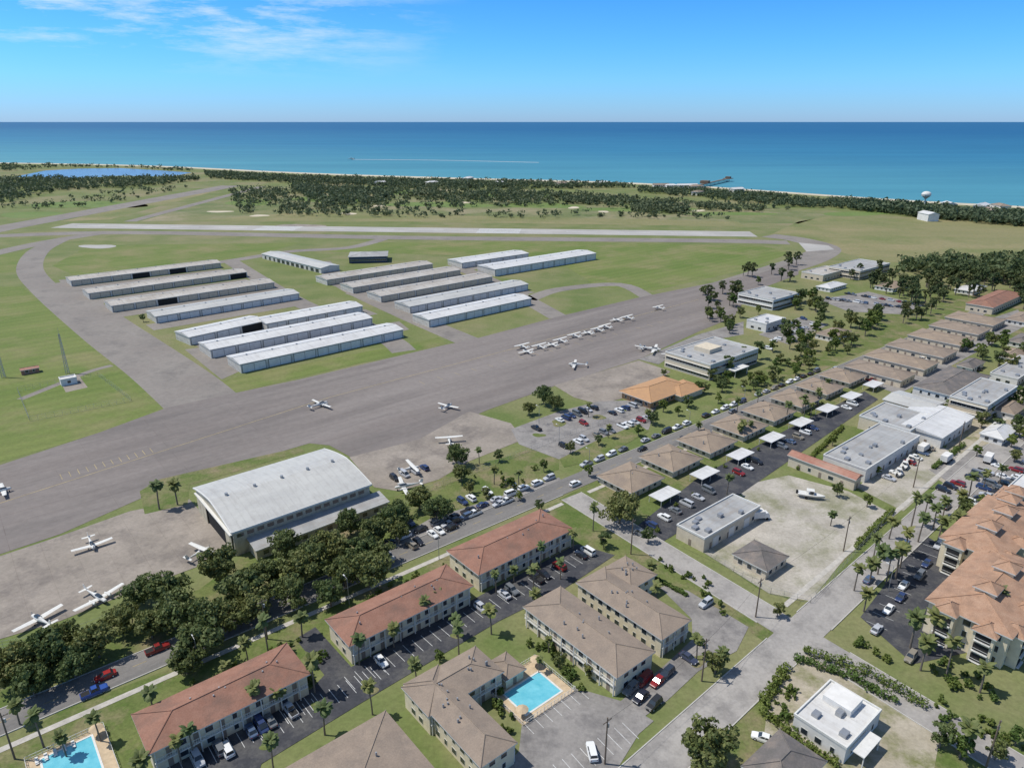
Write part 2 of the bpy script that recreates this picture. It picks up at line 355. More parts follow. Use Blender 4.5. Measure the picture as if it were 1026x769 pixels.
psheet('lawn',[(430,475),(520,455),(548,470),(480,505),(440,500)],'lawn',.045)
psheet('lawn',[(-60,790),(60,712),(300,620),(440,560),(550,505),(580,500),(700,568),(790,625),(770,645),(700,600),(620,560),(560,540),(470,560),(330,640),(140,770)],'lawn',.035)
psheet('lawn',[(140,492),(160,480),(300,448),(305,452),(190,486),(188,505),(145,515)],'lawn',.08)
psheet('lawn',[(560,500),(700,430),(860,360),(880,380),(700,480),(650,540),(610,525)],'lawn',.035)
psheet('lawn',[(690,540),(740,575),(800,605),(900,510),(890,505),(800,590),(760,590)],'lawn',.04)
psheet('lawn',[(560,800),(650,745),(740,690),(800,655),(940,710),(1100,790),(900,850)],'lawn',.035)
psheet('lawn',[(800,470),(845,425),(870,430),(832,465)],'lawn',.05)
psheet('lawn',[(700,420),(760,370),(830,350),(900,300),(1100,280),(1100,330),(870,350),(760,400)],'lawn',.03)
psheet('sandy_yard',[(790,655),(812,650),(905,690),(945,720),(935,775),(840,790),(765,740),(770,700)],'dirt',.05)
psheet('sandy_yard',[(960,400),(1100,370),(1100,520),(1000,520),(940,480)],'dirt',.03)
# lots
psheet('parking_lot_asphalt',[(120,800),(160,768),(312,690),(325,676),(296,640),(316,628),(352,668),(482,596),(578,545),(616,556),(565,590),(500,622),(385,690),(262,765),(250,800)],'asphalt',.095)
psheet('parking_lot_asphalt',[(628,535),(655,548),(730,503),(800,455),(880,400),(866,392),(800,424),(700,478)],'asphalt',.092)
psheet('parking_lot_faded',[(523,724),(574,688),(622,702),(655,722),(640,735),(600,800),(480,800),(520,752)],'lot',.090)
psheet('parking_lot_faded',[(655,582),(690,592),(750,628),(738,652),(700,672),(668,702),(645,718),(622,702),(664,668),(694,640),(693,620)],'lot',.086)
psheet('gravel_lot',[(735,488),(790,476),(850,492),(893,514),(852,552),(812,602),(770,594),(735,572),(700,550),(757,508)],'gravel',.06)
psheet('gravel_lot',[(872,478),(920,440),(968,456),(905,512),(858,488)],'gravel',.062)
psheet('parking_lot_asphalt',[(862,618),(925,535),(975,565),(940,600),(985,650),(915,665)],'asphalt',.07)
psheet('parking_lot_faded',[(930,470),(1000,440),(1080,455),(1080,520),(1000,515)],'lot',.07)
psheet('parking_lot_faded',[(525,425),(560,412),(600,402),(660,400),(650,430),(590,455),(560,460),(520,445),(512,430)],'lot',.077)
psheet('parking_lot_faded',[(820,300),(870,292),(925,306),(905,315),(850,312)],'lot',.05)
psheet('parking_lot_faded',[(760,335),(800,318),(830,325),(790,345)],'lot',.051)
psheet('parking_lot_faded',[(845,375),(960,330),(1020,310),(1030,325),(900,395)],'lot',.05)
psheet('parking_lot_faded',[(360,560),(430,520),(560,478),(566,485),(440,545),(370,572)],'lot',.05)
psheet('lawn',[(560,460),(600,440),(640,425),(650,432),(600,460),(565,468)],'lawn',.085)
def stalls(p0,p1,n,ln,side,mat='white'):
    p0=Vector(p0);p1=Vector(p1);d=(p1-p0).normalized();nn=Vector((-d.y,d.x,0))*side
    bars('parking_marking',[(p0.lerp(p1,i/n),p0.lerp(p1,i/n)+nn*ln) for i in range(n+1)],.12,mat,.115,.115)
stalls(G(345,678),G(480,605),15,5,-1); stalls(G(490,600),G(585,550),13,5,-1)
stalls(G(265,745),G(390,676),14,5,1); stalls(G(170,768),G(312,694),16,5,-1)
stalls(G(535,735),G(590,700),6,5,1); stalls(G(560,790),G(640,740),9,5,1)
stalls(G(868,622),G(925,545),10,5,-1)
for i,(u,v,ru,rv) in enumerate([(318,708,7,4),(372,692,7,4),(415,664,6,4),(458,637,6,3),(492,616,6,3),(535,594,5,3),(268,748,7,4),(560,424,8,3),(600,418,8,2),(540,436,6,2),(625,410,6,2),(700,662,9,6)]): blob('planting_bed',u,v,ru,rv,'lawn',.12,i+70)
# ---------------------------------------------------------------- buildings
class Bld:
    def __init__(s,name,org,ang,a,b):
        s.name=name;s.a=a;s.b=b;s.org=org;s.ang=ang;s.parts={}
    def P(s,part,mat):
        if part not in s.parts: s.parts[part]=MB(mat)
        return s.parts[part]
    def wb(s,part,mat,side,s0,s1,z0,z1,d0,d1):
        m=s.P(part,mat)
        if side=='S': m.box(s0,s1,-d1,-d0,z0,z1)
        elif side=='W': m.box(-d1,-d0,s0,s1,z0,z1)
        elif side=='N': m.box(s0,s1,s.b+d0,s.b+d1,z0,z1)
        else: m.box(s.a+d0,s.a+d1,s0,s1,z0,z1)
    def walls(s,h,mat,z0=0): s.P('walls',mat).box(0,s.a,0,s.b,z0,h)
    def roof(s,kind,z,rise,mat,ov=.6,x0=0,x1=None,y0=0,y1=None,part='roof'):
        x1=s.a if x1 is None else x1; y1=s.b if y1 is None else y1
        m=s.P(part,mat); X0,X1,Y0,Y1=x0-ov,x1+ov,y0-ov,y1+ov; t=z-.28
        if kind=='flat':
            p=s.P('parapet','trim')
            for q in ((x0-.12,x1+.12,y0-.12,y0+.2),(x0-.12,x1+.12,y1-.2,y1+.12),(x0-.12,x0+.2,y0+.2,y1-.2),(x1-.2,x1+.12,y0+.2,y1-.2)): p.box(*q,z-.1,z+.5)
            m.box(x0+.2,x1-.2,y0+.2,y1-.2,z-.05,z+.06); return
        lx,ly=X1-X0,Y1-Y0; zt=z+rise
        if kind=='hip':
            if lx>=ly: r0=(X0+ly/2,(Y0+Y1)/2,zt);r1=(X1-ly/2,(Y0+Y1)/2,zt)
            else: r0=((X0+X1)/2,Y0+lx/2,zt);r1=((X0+X1)/2,Y1-lx/2,zt)
        else:
            if lx>=ly: r0=(X0,(Y0+Y1)/2,zt);r1=(X1,(Y0+Y1)/2,zt)
            else: r0=((X0+X1)/2,Y0,zt);r1=((X0+X1)/2,Y1,zt)
        A,B,C,D=(X0,Y0,z),(X1,Y0,z),(X1,Y1,z),(X0,Y1,z)
        if lx>=ly: fs=[[A,B,r1,r0],[C,D,r0,r1],[B,C,r1],[D,A,r0]]
        else: fs=[[A,B,r0],[B,C,r1,r0],[C,D,r1],[D,A,r0,r1]]
        for f in fs: m.face(f)
        up=Vector((0,0,.05))
        rl=[(r0,r1)]
        if kind=='hip': rl+=([(A,r0),(D,r0),(B,r1),(C,r1)] if lx>=ly else [(A,r0),(B,r0),(C,r1),(D,r1)])
        for p,q in rl:
            if (Vector(p)-Vector(q)).length>.5: m.tube(Vector(p)+up,Vector(q)+up,.13,.13,5)
        fa=s.P('fascia','trim'); n=[(x,y,t) for x,y,_ in (A,B,C,D)]; T=[A,B,C,D]
        for i in range(4): fa.face([n[i],n[(i+1)%4],T[(i+1)%4],T[i]])
        fa.face(n[::-1])
    def wins(s,side,floors,fh,sp=3.2,w=1.4,hh=1.3,sill=.95,doors=False,z0=0,base=0,seed=0):
        L=s.a if side in 'SN' else s.b; r=random.Random(seed+int(L*10)+ord(side))
        n=max(1,int((L-1.2)/sp)); st=(L-n*sp)/2+sp/2
        for fl in range(floors):
            for i in range(n):
                c=st+i*sp; z=z0+fl*fh
                if doors and i%2==0:
                    s.wb('doors','door',side,c-.5,c+.5,z+.05,z+2.15,base+.0,base+.06)
                else:
                    ww=w*r.choice((1,1,.6))
                    s.wb('window_frames','trim',side,c-ww/2-.1,c+ww/2+.1,z+sill-.1,z+sill+hh+.1,base,base+.05)
                    s.wb('windows','glass',side,c-ww/2,c+ww/2,z+sill,z+sill+hh,base+.02,base+.075)
    def band(s,side,floors,fh,h=1.5,sill=.9,mul=1.8):
        L=s.a if side in 'SN' else s.b
        for f in range(floors):
            z=f*fh+sill
            s.wb('windows','glass',side,.7,L-.7,z,z+h,.0,.05)
            for x in np.arange(.7,L-.6,mul): s.wb('mullions','metal',side,x-.05,x+.05,z,z+h,.03,.09)
            s.wb('sills','trim',side,.5,L-.5,z-.15,z,.0,.14)
            s.wb('sun_shade','trim',side,.5,L-.5,z+h,z+h+.15,.0,.5)
    def done(s):
        e=bpy.data.objects.new(s.name,None); scene.collection.objects.link(e)
        e.location=s.org; e.rotation_euler=(0,0,s.ang); e.empty_display_size=1
        for k,m in s.parts.items(): link(k,m.mesh(s.name+'_'+k),parent=e)
        return e
def lnr(name,L,Np,R,h,F_=None,ang=None):
    l=G(*L,h);r=G(*R,h)
    n=(l+r-G(*F_,h)) if F_ else G(*Np,h)
    g=ang or GA; e1=Vector((math.cos(g),math.sin(g),0)); e2=Vector((-e1.y,e1.x,0))
    a=(r-n).dot(e1);b=(l-n).dot(e2)
    return Bld(name,(n.x,n.y,0),g,abs(a),abs(b))
def nr(name,Np,R,depth,ang=None):
    n=G(*Np);r=G(*R);d=r-n; g=math.atan2(d.y,d.x)
    if abs(g-GA)<math.radians(7): g=GA*.5+g*.5
    return Bld(name,(n.x,n.y,0),g,d.length,depth)
def vents(B,n,z,seed):
    r=random.Random(seed)
    for i in range(n):
        x=r.uniform(1.5,B.a-1.5);y=r.uniform(B.b*.3,B.b*.7); B.P('roof_vents','metal').box(x-.15,x+.15,y-.15,y+.15,z-.4,z+.9)
def acunits(B,n,z,seed,mat='metal'):
    r=random.Random(seed)
    for i in range(n):
        x=r.uniform(1,max(1.1,B.a-3));y=r.uniform(1,max(1.1,B.b-2.5)); w=r.uniform(.9,2.0); B.P('rooftop_units',mat).box(x,x+w,y,y+w*.8,z+.01*i,z+r.uniform(.6,1.2))
def walkway(B,side,floors,fh,d=1.5):
    L=B.a if side in 'SN' else B.b
    for f in range(1,floors): 
        B.wb('walkway','trim',side,.2,L-.2,f*fh-.15,f*fh+.05,0.0,d)
        B.wb('railing','trim',side,.2,L-.2,f*fh+1.0,f*fh+1.08,d-.1,d-.02)
        for x in np.arange(.3,L-.2,.45): B.wb('railing','trim',side,x,x+.06,f*fh+.05,f*fh+1.0,d-.09,d-.03)
    for x in np.arange(.3,L,4.2): B.wb('posts','trim',side,x,x+.2,0,floors*fh-.1,d-.22,d-.0)
# main hangar
B=lnr('aircraft_hangar',(187,491),(233,532),(369,484),8.5)
a,b=B.a,B.b; h=8.5
B.walls(h,'hangwall')
B.P('door_shade_panel','dark').box(-.06,-.01,3,b-3,0,6.6)  # near-black panel on the closed wall, painted shade of the open hangar
for i in range(3):
    B.P('sliding_doors','hangwall').box(-.5,-.3,b-4-i*3.0,b-1.2-i*3.0,0,6.7); B.P('sliding_doors','hangwall').box(-.52-i*.05,-.32-i*.05,1+i*.6,4.5+i*.6,0,6.7)
B.P('door_track','trim').box(-.9,-.02,.5,b-.5,6.75,7.1)
nseg=12; m=B.P('roof','rooflight'); g=B.P('gable_wall','hangwall')
arc=[(y*(b+1.2)-.6, h+3.0*(1-abs(2*y-1)**1.4)) for y in np.linspace(0,1,nseg+1)]
for i in range(nseg):
    (y0,z0),(y1,z1)=arc[i],arc[i+1]
    m.face([(-.8,y0,z0),(a+.8,y0,z0),(a+.8,y1,z1),(-.8,y1,z1)])
    for X in (-.03,a+.03): g.face([(X,y0,h-.02),(X,y1,h-.02),(X,y1,z1),(X,y0,z0)])
for X in (-.8,a+.5):
    for i in range(nseg):
        (y0,z0),(y1,z1)=arc[i],arc[i+1]
        B.P('roof_edge','trim').loft([[(X,y0,z0-.35),(X+.3,y0,z0-.35),(X+.3,y0,z0+.05),(X,y0,z0+.05)],[(X,y1,z1-.35),(X+.3,y1,z1-.35),(X+.3,y1,z1+.05),(X,y1,z1+.05)]])
for i in range(5):
    x=a*(i+.5)/5; B.P('roof_vents','metal').tube((x,b/2,h+2.8),(x,b/2,h+3.8),.5,.5,10)
B.P('eave_band','trim').box(-.5,a+.5,-.75,-.6,h-.5,h+.05)
B.P('lean_to_walls','hangwall').box(4,a+3,-6.0,-.01,0,3.6)
m=B.P('lean_to_roof','roofgrey'); m.face([(3.5,-6.6,3.65),(a+3.5,-6.6,3.65),(a+3.5,-.02,4.8),(3.5,-.02,4.8)])
B.P('lean_to_edge','trim').box(3.5,a+3.5,-6.7,-6.6,3.3,3.7)
for i in range(10): 
    x=6+i*(a-4)/10; B.P('windows','glass').box(x,x+1.6,-6.06,-5.98,1.2,2.4)
for i in range(14):
    x=1+i*(a-2)/14; B.P('clerestory_windows','glass').box(x,x+2.0,-.06,.0,5.9,7.0)
B.done()
HN=[0]
def thangar(Np,R,depth,h,rm,wm='whang',rise=1.3,name='airplane_hangar'):
    HN[0]+=1; rr=random.Random(HN[0])
    B=nr(name,Np,R,depth); B.walls(h,wm); B.roof('gable',h+.02,rise,rm,.35)
    m=B.P('gable_wall',wm)
    for X in (-.02,B.a+.02): m.face([(X,0,h-.02),(X,B.b,h-.02),(X,B.b/2,h+rise-.05)])
    n=max(2,int(B.a/13)); s=B.a/n
    for sd in 'SN':
        for i in range(n):
            x=i*s+.8
            B.wb('door_gap_panel','dark',sd,x-.15,x+s-1.45,0,h-.55,.0,.05)  # dark sheet behind the doors, painted as dark gaps and open bays
            w=(s-1.6)/2
            if rr.random()<.04: continue
            for j in range(2): B.wb('bifold_doors' if rr.random()<.6 else 'sliding_doors','whitewall' if rm!='rooftan' else 'stucco',sd,x+j*w+.08,x+(j+1)*w-.08,.1,h-.7,.04,.12)
    for i in range(n): B.P('roof_vents','metal').box((i+.5)*s-.4,(i+.5)*s+.4,B.b/2-.4,B.b/2+.4,h+rise-.1,h+rise+.5)
    B.done()
for Np,R,dp,h,rm in [((72,287),(221,268),19,4.6,'rooftan'),((90,300),(246,277),19,4.6,'rooftan'),((113,313),(274,288),19,4.6,'rooftan'),((157,324),(298,299),19,4.6,'rooflight'),
    ((191,346),(266,329),18,5,'roofwhite'),((268,332),(362,313),18,5,'roofwhite'),((212,359),(371,325),18,5,'roofwhite'),((242,374),(402,337),18,5,'roofwhite'),
    ((328,286),(432,269),19,4.6,'rooftan'),((354,294),(459,275),19,4.6,'rooftan'),((382,303),(491,282),19,4.6,'rooftan'),((411,314),(527,290),19,4.8,'rooflight'),((430,328),(530,305),18,5,'roofwhite'),
    ((463,269),(530,259),22,5,'roofwhite'),((496,277),(597,260),24,6,'roofwhite')]:
    thangar(Np,R,dp,h,rm)
n=G(322,274);l=G(263,259);d=n-l; B=Bld('airplane_hangar',(l.x,l.y,0),math.atan2(d.y,d.x),d.length,18); B.walls(4.6,'whang'); B.roof('gable',4.62,1.3,'rooflight',.4); B.wins('S',1,4,8,5,3,.2); B.done()
B=nr('hangar_office',(350,264),(388,263),26); B.walls(6,'bluewall'); B.roof('hip',6.02,2,'roofgrey',.8); B.band('S',1,5,1.6,2); B.done()
# red roofed apartment houses
for i,(L,Np,R) in enumerate([((122,722),(151,752),(306,673)),((328,621),(351,645),(468,584)),((456,549),(480,574),(573,530))]):
    B=lnr('apartment_house',L,Np,R,5.9); B.walls(5.7,'cream'); B.roof('hip',5.9,1.9,'red',.7)
    for s in 'SN': B.wins(s,2,2.8,2.6,1.5,1.3,.9,doors=(s=='S'))
    for s in 'WE': B.wins(s,2,2.8,3.6)
    walkway(B,'S',2,2.8,.65); vents(B,7,6.9,i); B.done()
def apart(name,L,Np,R,F_=None,rm='tan',h=5.7,walk='W',hip='hip',seed=0,off=0):
    B=lnr(name,L,Np,R,h,F_); B.walls(h-.2-off,'cream'); B.roof(hip,h-off,1.5,rm,.5)
    for s in 'SNWE': B.wins(s,2,2.75,2.9,1.4,1.25,.95,doors=(s==walk))
    walkway(B,walk,2,2.75,.48); vents(B,8,h+.8,seed); B.done()
apart('apartment_block',(500,622),(618,677),(651,650),walk='W',seed=11)
apart('apartment_block',(571,588),(663,639),(691,621),walk='S',seed=12)
apart('apartment_block',(593,576),(632,589),(650,571),walk='W',seed=13,off=.12)
apart('apartment_block',(391,694),(482,766),(520,748),walk='E',seed=14)
apart('apartment_block',(401,690),(430,715),(496,666),walk='S',seed=15,off=.12)
apart('apartment_block',(235,800),None,(450,790),(365,705),walk='W',seed=16)
B=lnr('pool_house',(490,664),(507,680),(523,668),3); B.walls(2.9,'cream'); B.roof('hip',3,1,'tan',.5); B.wins('S',1,2.8,2.4,doors=True); B.done()
def pool(Lp,Np,Rp,dl,dn,drr):
    B=lnr('swimming_pool',Lp,Np,Rp,.2); a,b=B.a,B.b
    B.P('water','pool').box(0,a,0,b,.0,.16)
    c=B.P('coping','trim')
    for q in ((-.4,a+.4,-.4,0),(-.4,a+.4,b,b+.4),(-.4,0,0,b),(a,a+.4,0,b)): c.box(*q,0,.24)
    l,n,r=G(*dl),G(*dn),G(*drr); o=Vector(B.org)
    x0,y0=(n-o).dot(E1),(n-o).dot(E2); x1=(r-o).dot(E1); y1=(l-o).dot(E2)
    dk=B.P('deck','deck')
    dk.box(x0,x1,y0,-.4,0,.17);dk.box(x0,x1,b+.4,y1,0,.17);dk.box(x0,-.4,-.4,b+.4,0,.17);dk.box(a+.4,x1,-.4,b+.4,0,.17)
    fn=B.P('fence','trim')
    for (xa,ya,xb,yb) in ((x0,y0,x1,y0),(x1,y0,x1,y1),(x1,y1,x0,y1),(x0,y1,x0,y0)):
        k=int(math.hypot(xb-xa,yb-ya)/1.0)
        for i in range(k+1):
            x=xa+(xb-xa)*i/k;y=ya+(yb-ya)*i/k; fn.box(x-.04,x+.04,y-.04,y+.04,.17,1.35)
        for z in (.5,1.2): fn.box(min(xa,xb)-.03,max(xa,xb)+.03,min(ya,yb)-.03,max(ya,yb)+.03,z,z+.06)
    lo=B.P('loungers','trim')
    for i in range(5):
        x=x0+1.5+i*1.6; lo.box(x,x+.6,y1-2.6,y1-1.2,.4,.48); lo.box(x,x+.6,y1-1.2,y1-.8,.4,.8)
    um=B.P('umbrella','deck'); 
    for x,y in ((x0+1.5,y0+2),(x1-1.5,y1-2)): um.tube((x,y,.1),(x,y,2.3),.04,.04,6); um.tube((x,y,2.1),(x,y,2.7),1.4,.05,10)
    B.done()
pool((508,693),(527,715),(560,690),(486,690),(524,727),(573,690))
pool((20,770),(50,795),(98,757),(0,775),(40,830),(116,760))
h0=G(632,500);h1=G(850,389)
for i in range(8):
    p=h0.lerp(h1,i/7); B=Bld('tan_duplex_house',(p.x,p.y,0),GA,16,14.5); B.walls(2.9,'stucco'); B.roof('hip',3,2.5,'tan2',.9)
    for s in 'SNWE': B.wins(s,1,2.9,3,1.3,1.2,.9,doors=(s=='S'))
    vents(B,3,4.4,i); B.done()
    c=p+E1*3-E2*10.5; B=Bld('white_carport',(c.x,c.y,0),GA,10.5,5.6)
    B.P('canopy','roofwhite').box(0,10.5,0,5.6,2.5,2.68)
    for x in (.3,5.2,10.1):
        for y in (.3,5.3): B.P('posts','trim').box(x-.06,x+.06,y-.06,y+.06,0,2.5)
    for x in (.2,10.2): B.P('beams','trim').box(x,x+.12,.1,5.5,2.35,2.5)
    B.done()
def comm(name,L,Np,R,h,rm,wm,kind='flat',rise=1.5,floors=1,win=4,units=3,doors=False,F_=None,seed=1,ang=None,ov=.5,band=False):
    B=lnr(name,L,Np,R,h,F_,ang); B.walls(h-.06,wm); B.roof(kind,h,rise,rm,ov)
    for s in 'SNWE':
        if band: B.band(s,floors,h/floors)
        else: B.wins(s,floors,h/floors,win,min(2.0,win*.45),min(1.3,h/floors*.42),1.0,doors=doors)
    if kind=='gable':
        m=B.P('gable_wall',wm)
        if B.a>=B.b:
            for X in (-.01,B.a+.01): m.face([(X,0,h-.1),(X,B.b,h-.1),(X,B.b/2,h+rise-.1)])
        else:
            for Y in (-.01,B.b+.01): m.face([(0,Y,h-.1),(B.a,Y,h-.1),(B.a/2,Y,h+rise-.1)])
    if units and kind=='flat': acunits(B,units,h+.07,seed)
    return B
B=comm('warehouse',(682,524),(706,540),(756,505),4.6,'roofgrey','stucco',win=4.5,doors=True,units=6)
for i in range(3): x=B.a*(.15+.28*i); B.wb('loading_doors','trim','S',x,x+3,0,3.2,.0,.09)
B.done()
comm('brick_cottage',(738,553),(768,571),(795,560),3.2,'darkroof','stucco','hip',1.6,win=3).done()
comm('rusty_workshop',(788,457),(857,480),(864,476),4.5,'rust','stucco','gable',1.2,win=4,doors=True).done()
comm('industrial_shed',(832,452),(868,471),(922,437),5,'roofgrey','whitewall',units=9,win=5,doors=True).done()
comm('industrial_shed',(868,413),(912,432),(935,417),5.5,'roofgrey','stucco',units=6,win=5).done()
comm('white_warehouse',(905,412),(944,438),(980,418),5,'roofwhite','whitewall','gable',1,win=5,doors=True).done()
comm('metal_shed',(885,400),(930,412),(950,404),5,'rooflight','stucco','gable',1,win=5).done()
B=comm('modern_white_house',(797,715),(848,750),(883,712),4,'roofwhite','whitewall',units=3,win=3)
B.P('upper_storey','whitewall').box(B.a*.55,B.a*.9,B.b*.3,B.b*.85,4.07,5.6); B.P('porch_canopy','trim').box(B.a*.1,B.a*.6,-3,-.15,2.9,3.1)
for x in (B.a*.12,B.a*.57): B.P('porch_posts','trim').box(x,x+.2,-2.9,-2.7,0,2.9)
B.done()
comm('grey_house',(745,768),(790,800),(830,765),5,'darkroof','stucco','hip',2,win=3,floors=2).done()
B=comm('terminal_building',(672,351),(712,366),(762,350),8,'roofgrey','stucco',floors=2,units=10,band=True)
B.P('entrance_canopy','trim').box(B.a*.3,B.a*.6,-6,-.6,3.4,3.8); B.P('penthouse','stucco').box(B.a*.35,B.a*.6,B.b*.4,B.b*.75,8.07,10.2)
for x in (B.a*.32,B.a*.57): B.P('canopy_posts','trim').box(x,x+.3,-5.8,-5.5,0,3.4)
B.done()
B=lnr('orange_roof_restaurant',(622,392),(652,402),(691,386),3.6); B.walls(3.5,'orange'); B.roof('hip',3.6,2.6,'orange',1.2); B.wins('S',1,3,3); B.wins('W',1,3,3); B.roof('hip',3.3,2,'orange',.8,B.a*.55,B.a*1.15,-4,B.b*.5,'porch_roof'); B.P('porch_walls','cream').box(B.a*.58,B.a*1.12,-3.5,B.b*.45,0,3.0); B.done()
comm('office_building',(743,293),(775,301),(792,292),7,'roofgrey','whitewall',floors=2,units=6,band=True).done()
comm('office_building',(750,320),(768,325),(783,318),5,'roofwhite','whitewall',win=5,units=3).done()
comm('office_building',(835,266),(862,272),(885,263),7,'roofgrey','stucco',floors=2,units=7,band=True).done()
comm('office_building',(805,272),(825,276),(850,270),5,'rooftan','stucco',win=5,units=2).done()
for L,Np,R,rm in [((852,364),(903,381),(918,374),'tan'),((872,353),(926,370),(941,363),'tan2'),((893,343),(945,358),(959,351),'tan'),((915,333),(962,346),(976,339),'tan2'),((935,324),(980,335),(992,329),'tan'),((950,316),(995,326),(1008,320),'tan2')]:
    comm('long_tan_roof_building',L,Np,R,3.8,rm,'stucco','hip',2,win=4,doors=True).done()
comm('brown_roof_hall',(972,302),(995,308),(1022,294),5,'red','stucco','hip',2.5,win=4).done()
B=comm('solar_roof_building',(920,384),(957,397),(1000,378),7,'darkroof','whitewall','hip',2.2,win=3.5,floors=2); B.done()
comm('grey_flat_building',(957,394),(990,407),(1022,388),7.5,'roofgrey','stucco','flat',2.5,floors=2,units=8,band=True).done()
comm('flat_roof_shop',(1000,497),(1030,515),(1070,490),4,'roofwhite','whitewall',win=4).done()
comm('flat_roof_shop',(995,372),(1020,380),(1060,364),4,'roofgrey','whitewall',win=4).done()
for L,Np,R,rm in [((1000,355),(1018,360),(1034,353),'tan2'),((1012,340),(1030,345),(1045,338),'darkroof'),((985,432),(1005,440),(1025,430),'roofwhite'),((820,333),(835,338),(850,331),'tan'),((1010,318),(1028,323),(1045,316),'tan'),((880,285),(895,289),(910,284),'tan2'),((960,288),(975,292),(990,287),'roofwhite'),((820,286),(832,289),(846,284),'roofwhite'),((1000,408),(1016,415),(1034,407),'tan'),((960,365),(974,369),(990,363),'darkroof')]:
    comm('bungalow_house',L,Np,R,3,rm,'whitewall','hip',1.8,win=3).done()
def condo(L,Np,R,h=9.5):
    B=lnr('terracotta_condominium',L,Np,R,h); B.walls(h-.2,'cream'); B.roof('hip',h,2.6,'terra',.8)
    for s in 'SNWE': B.wins(s,3,3.1,3.2,1.6,1.6,.8)
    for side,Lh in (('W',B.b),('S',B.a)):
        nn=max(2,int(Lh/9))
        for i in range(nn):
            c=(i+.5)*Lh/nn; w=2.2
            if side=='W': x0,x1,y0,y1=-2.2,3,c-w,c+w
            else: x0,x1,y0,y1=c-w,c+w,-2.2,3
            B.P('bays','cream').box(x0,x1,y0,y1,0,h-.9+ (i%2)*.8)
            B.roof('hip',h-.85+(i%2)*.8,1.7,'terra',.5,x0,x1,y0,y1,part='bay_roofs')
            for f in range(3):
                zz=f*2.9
                if side=='W': B.P('balcony_shade','dark').box(x0-.04,x0,y0+.6,y1-.6,zz+.4,zz+2.4); B.P('balcony_rails','trim').box(x0-.6,x0-.05,y0+.5,y1-.5,zz+.2,zz+.35); B.P('balcony_rails','trim').box(x0-.6,x0-.54,y0+.5,y1-.5,zz+1.2,zz+1.3)  # dark panel on the solid bay, recess shade painted as colour
                else: B.P('balcony_shade','dark').box(x0+.6,x1-.6,y0-.04,y0,zz+.4,zz+2.4); B.P('balcony_rails','trim').box(x0+.5,x1-.5,y0-.6,y0-.05,zz+.2,zz+.35); B.P('balcony_rails','trim').box(x0+.5,x1-.5,y0-.6,y0-.54,zz+1.2,zz+1.3)  # same painted recess shade on the south bays
    for k in range(2):
        x=B.a*(.3+.35*k); y=B.b*.5; B.P('roof_turrets','cream').box(x-2.2,x+2.2,y-2.2,y+2.2,h,h+3.4); B.roof('hip',h+3.4,1.6,'terra',.5,x-2.2,x+2.2,y-2.2,y+2.2,part='turret_roofs')
    B.done()
condo((957,527),(1006,562),(1075,525)); condo((940,592),(1012,637),(1090,585)); condo((985,508),(1020,522),(1060,505),8)
# ---------------------------------------------------------------- vegetation
def leafcloud(C,R,per,size,rng,sq=.8):
    C=np.repeat(np.array(C,float),per,0); R=np.repeat(np.array(R,float),per)
    n=len(C); d=rng.normal(size=(n,3)); d/=np.linalg.norm(d,axis=1)[:,None]
    r=R*rng.uniform(.35,1,n)**.6
    p=C+d*r[:,None]*np.array([1,1,sq])
    nn=d+rng.normal(size=(n,3))*.55; nn/=np.linalg.norm(nn,axis=1)[:,None]
    t=np.cross(nn,rng.normal(size=(n,3))); t/=np.linalg.norm(t,axis=1)[:,None]; b=np.cross(nn,t)
    s=(size*rng.uniform(.6,1.35,n))[:,None]
    v=np.stack([p-t*s-b*s*.6,p+t*s-b*s*.7,p+t*s*.8+b*s*.7,p-t*s*.9+b*s*.6],1).reshape(-1,3)
    return v
def addleaf(mb,v,mi):
    n=len(mb.v); mb.v+=[tuple(x) for x in v.tolist()]; k=len(v)//4
    mb.f+=[(n+4*i,n+4*i+1,n+4*i+2,n+4*i+3) for i in range(k)]; mb.m+=[mi]*k
def broadtree(name,seed,h,w,leaf,ncl=42,per=46,ls=.34,low=.3):
    rng=np.random.default_rng(seed); mb=MB('bark',leaf); k=h*.32
    mb.tube((0,0,-.1),(.15,.1,k),.045*h*.7,.028*h,8)
    C=[];R=[]
    for i in range(ncl):
        a=rng.uniform(0,2*math.pi); q=math.sqrt(rng.uniform(0,1)); zz=rng.uniform(-1,1)
        rad=w*.5*q*math.sqrt(max(.15,1-zz*zz*.75)); z=h*(low+ (1-low)*.5)+zz*h*(1-low)*.40
        lump=1+.18*math.sin(3*a+seed)
        C.append((rad*math.cos(a)*lump*.85,rad*math.sin(a)*lump*.85,z)); R.append(rng.uniform(.09,.17)*w)
    for i in range(0,ncl,6):
        c=C[i]; mb.tube((.1,.05,k*.9),tuple(Vector(c)*.85+Vector((0,0,k*.1))),.016*h,.004*h,5)
    addleaf(mb,leafcloud(C,R,per,ls,rng,.75),1)
    return mb.mesh(name)
oakM=[broadtree('oak_mesh',s,10,w,'oakleaf',46,56,.33,.22) for s,w in ((1,11),(2,12.5),(3,10),(4,13))]
treeM=[broadtree('tree_mesh',s,8,w,lf,26,40,.3,.3) for s,w,lf in ((11,6,'leaf2'),(12,7,'oakleaf'),(13,5.2,'leaf2'),(14,7.5,'oakleaf'))]
pineM=[broadtree('pine_mesh',s,12,w,'pineleaf',24,34,.4,.35) for s,w in ((21,7.5),(22,6.5),(23,8.5))]
bushM=[broadtree('bush_mesh',s,2,2.6,'leaf2',12,24,.2,.05) for s in (31,32)]
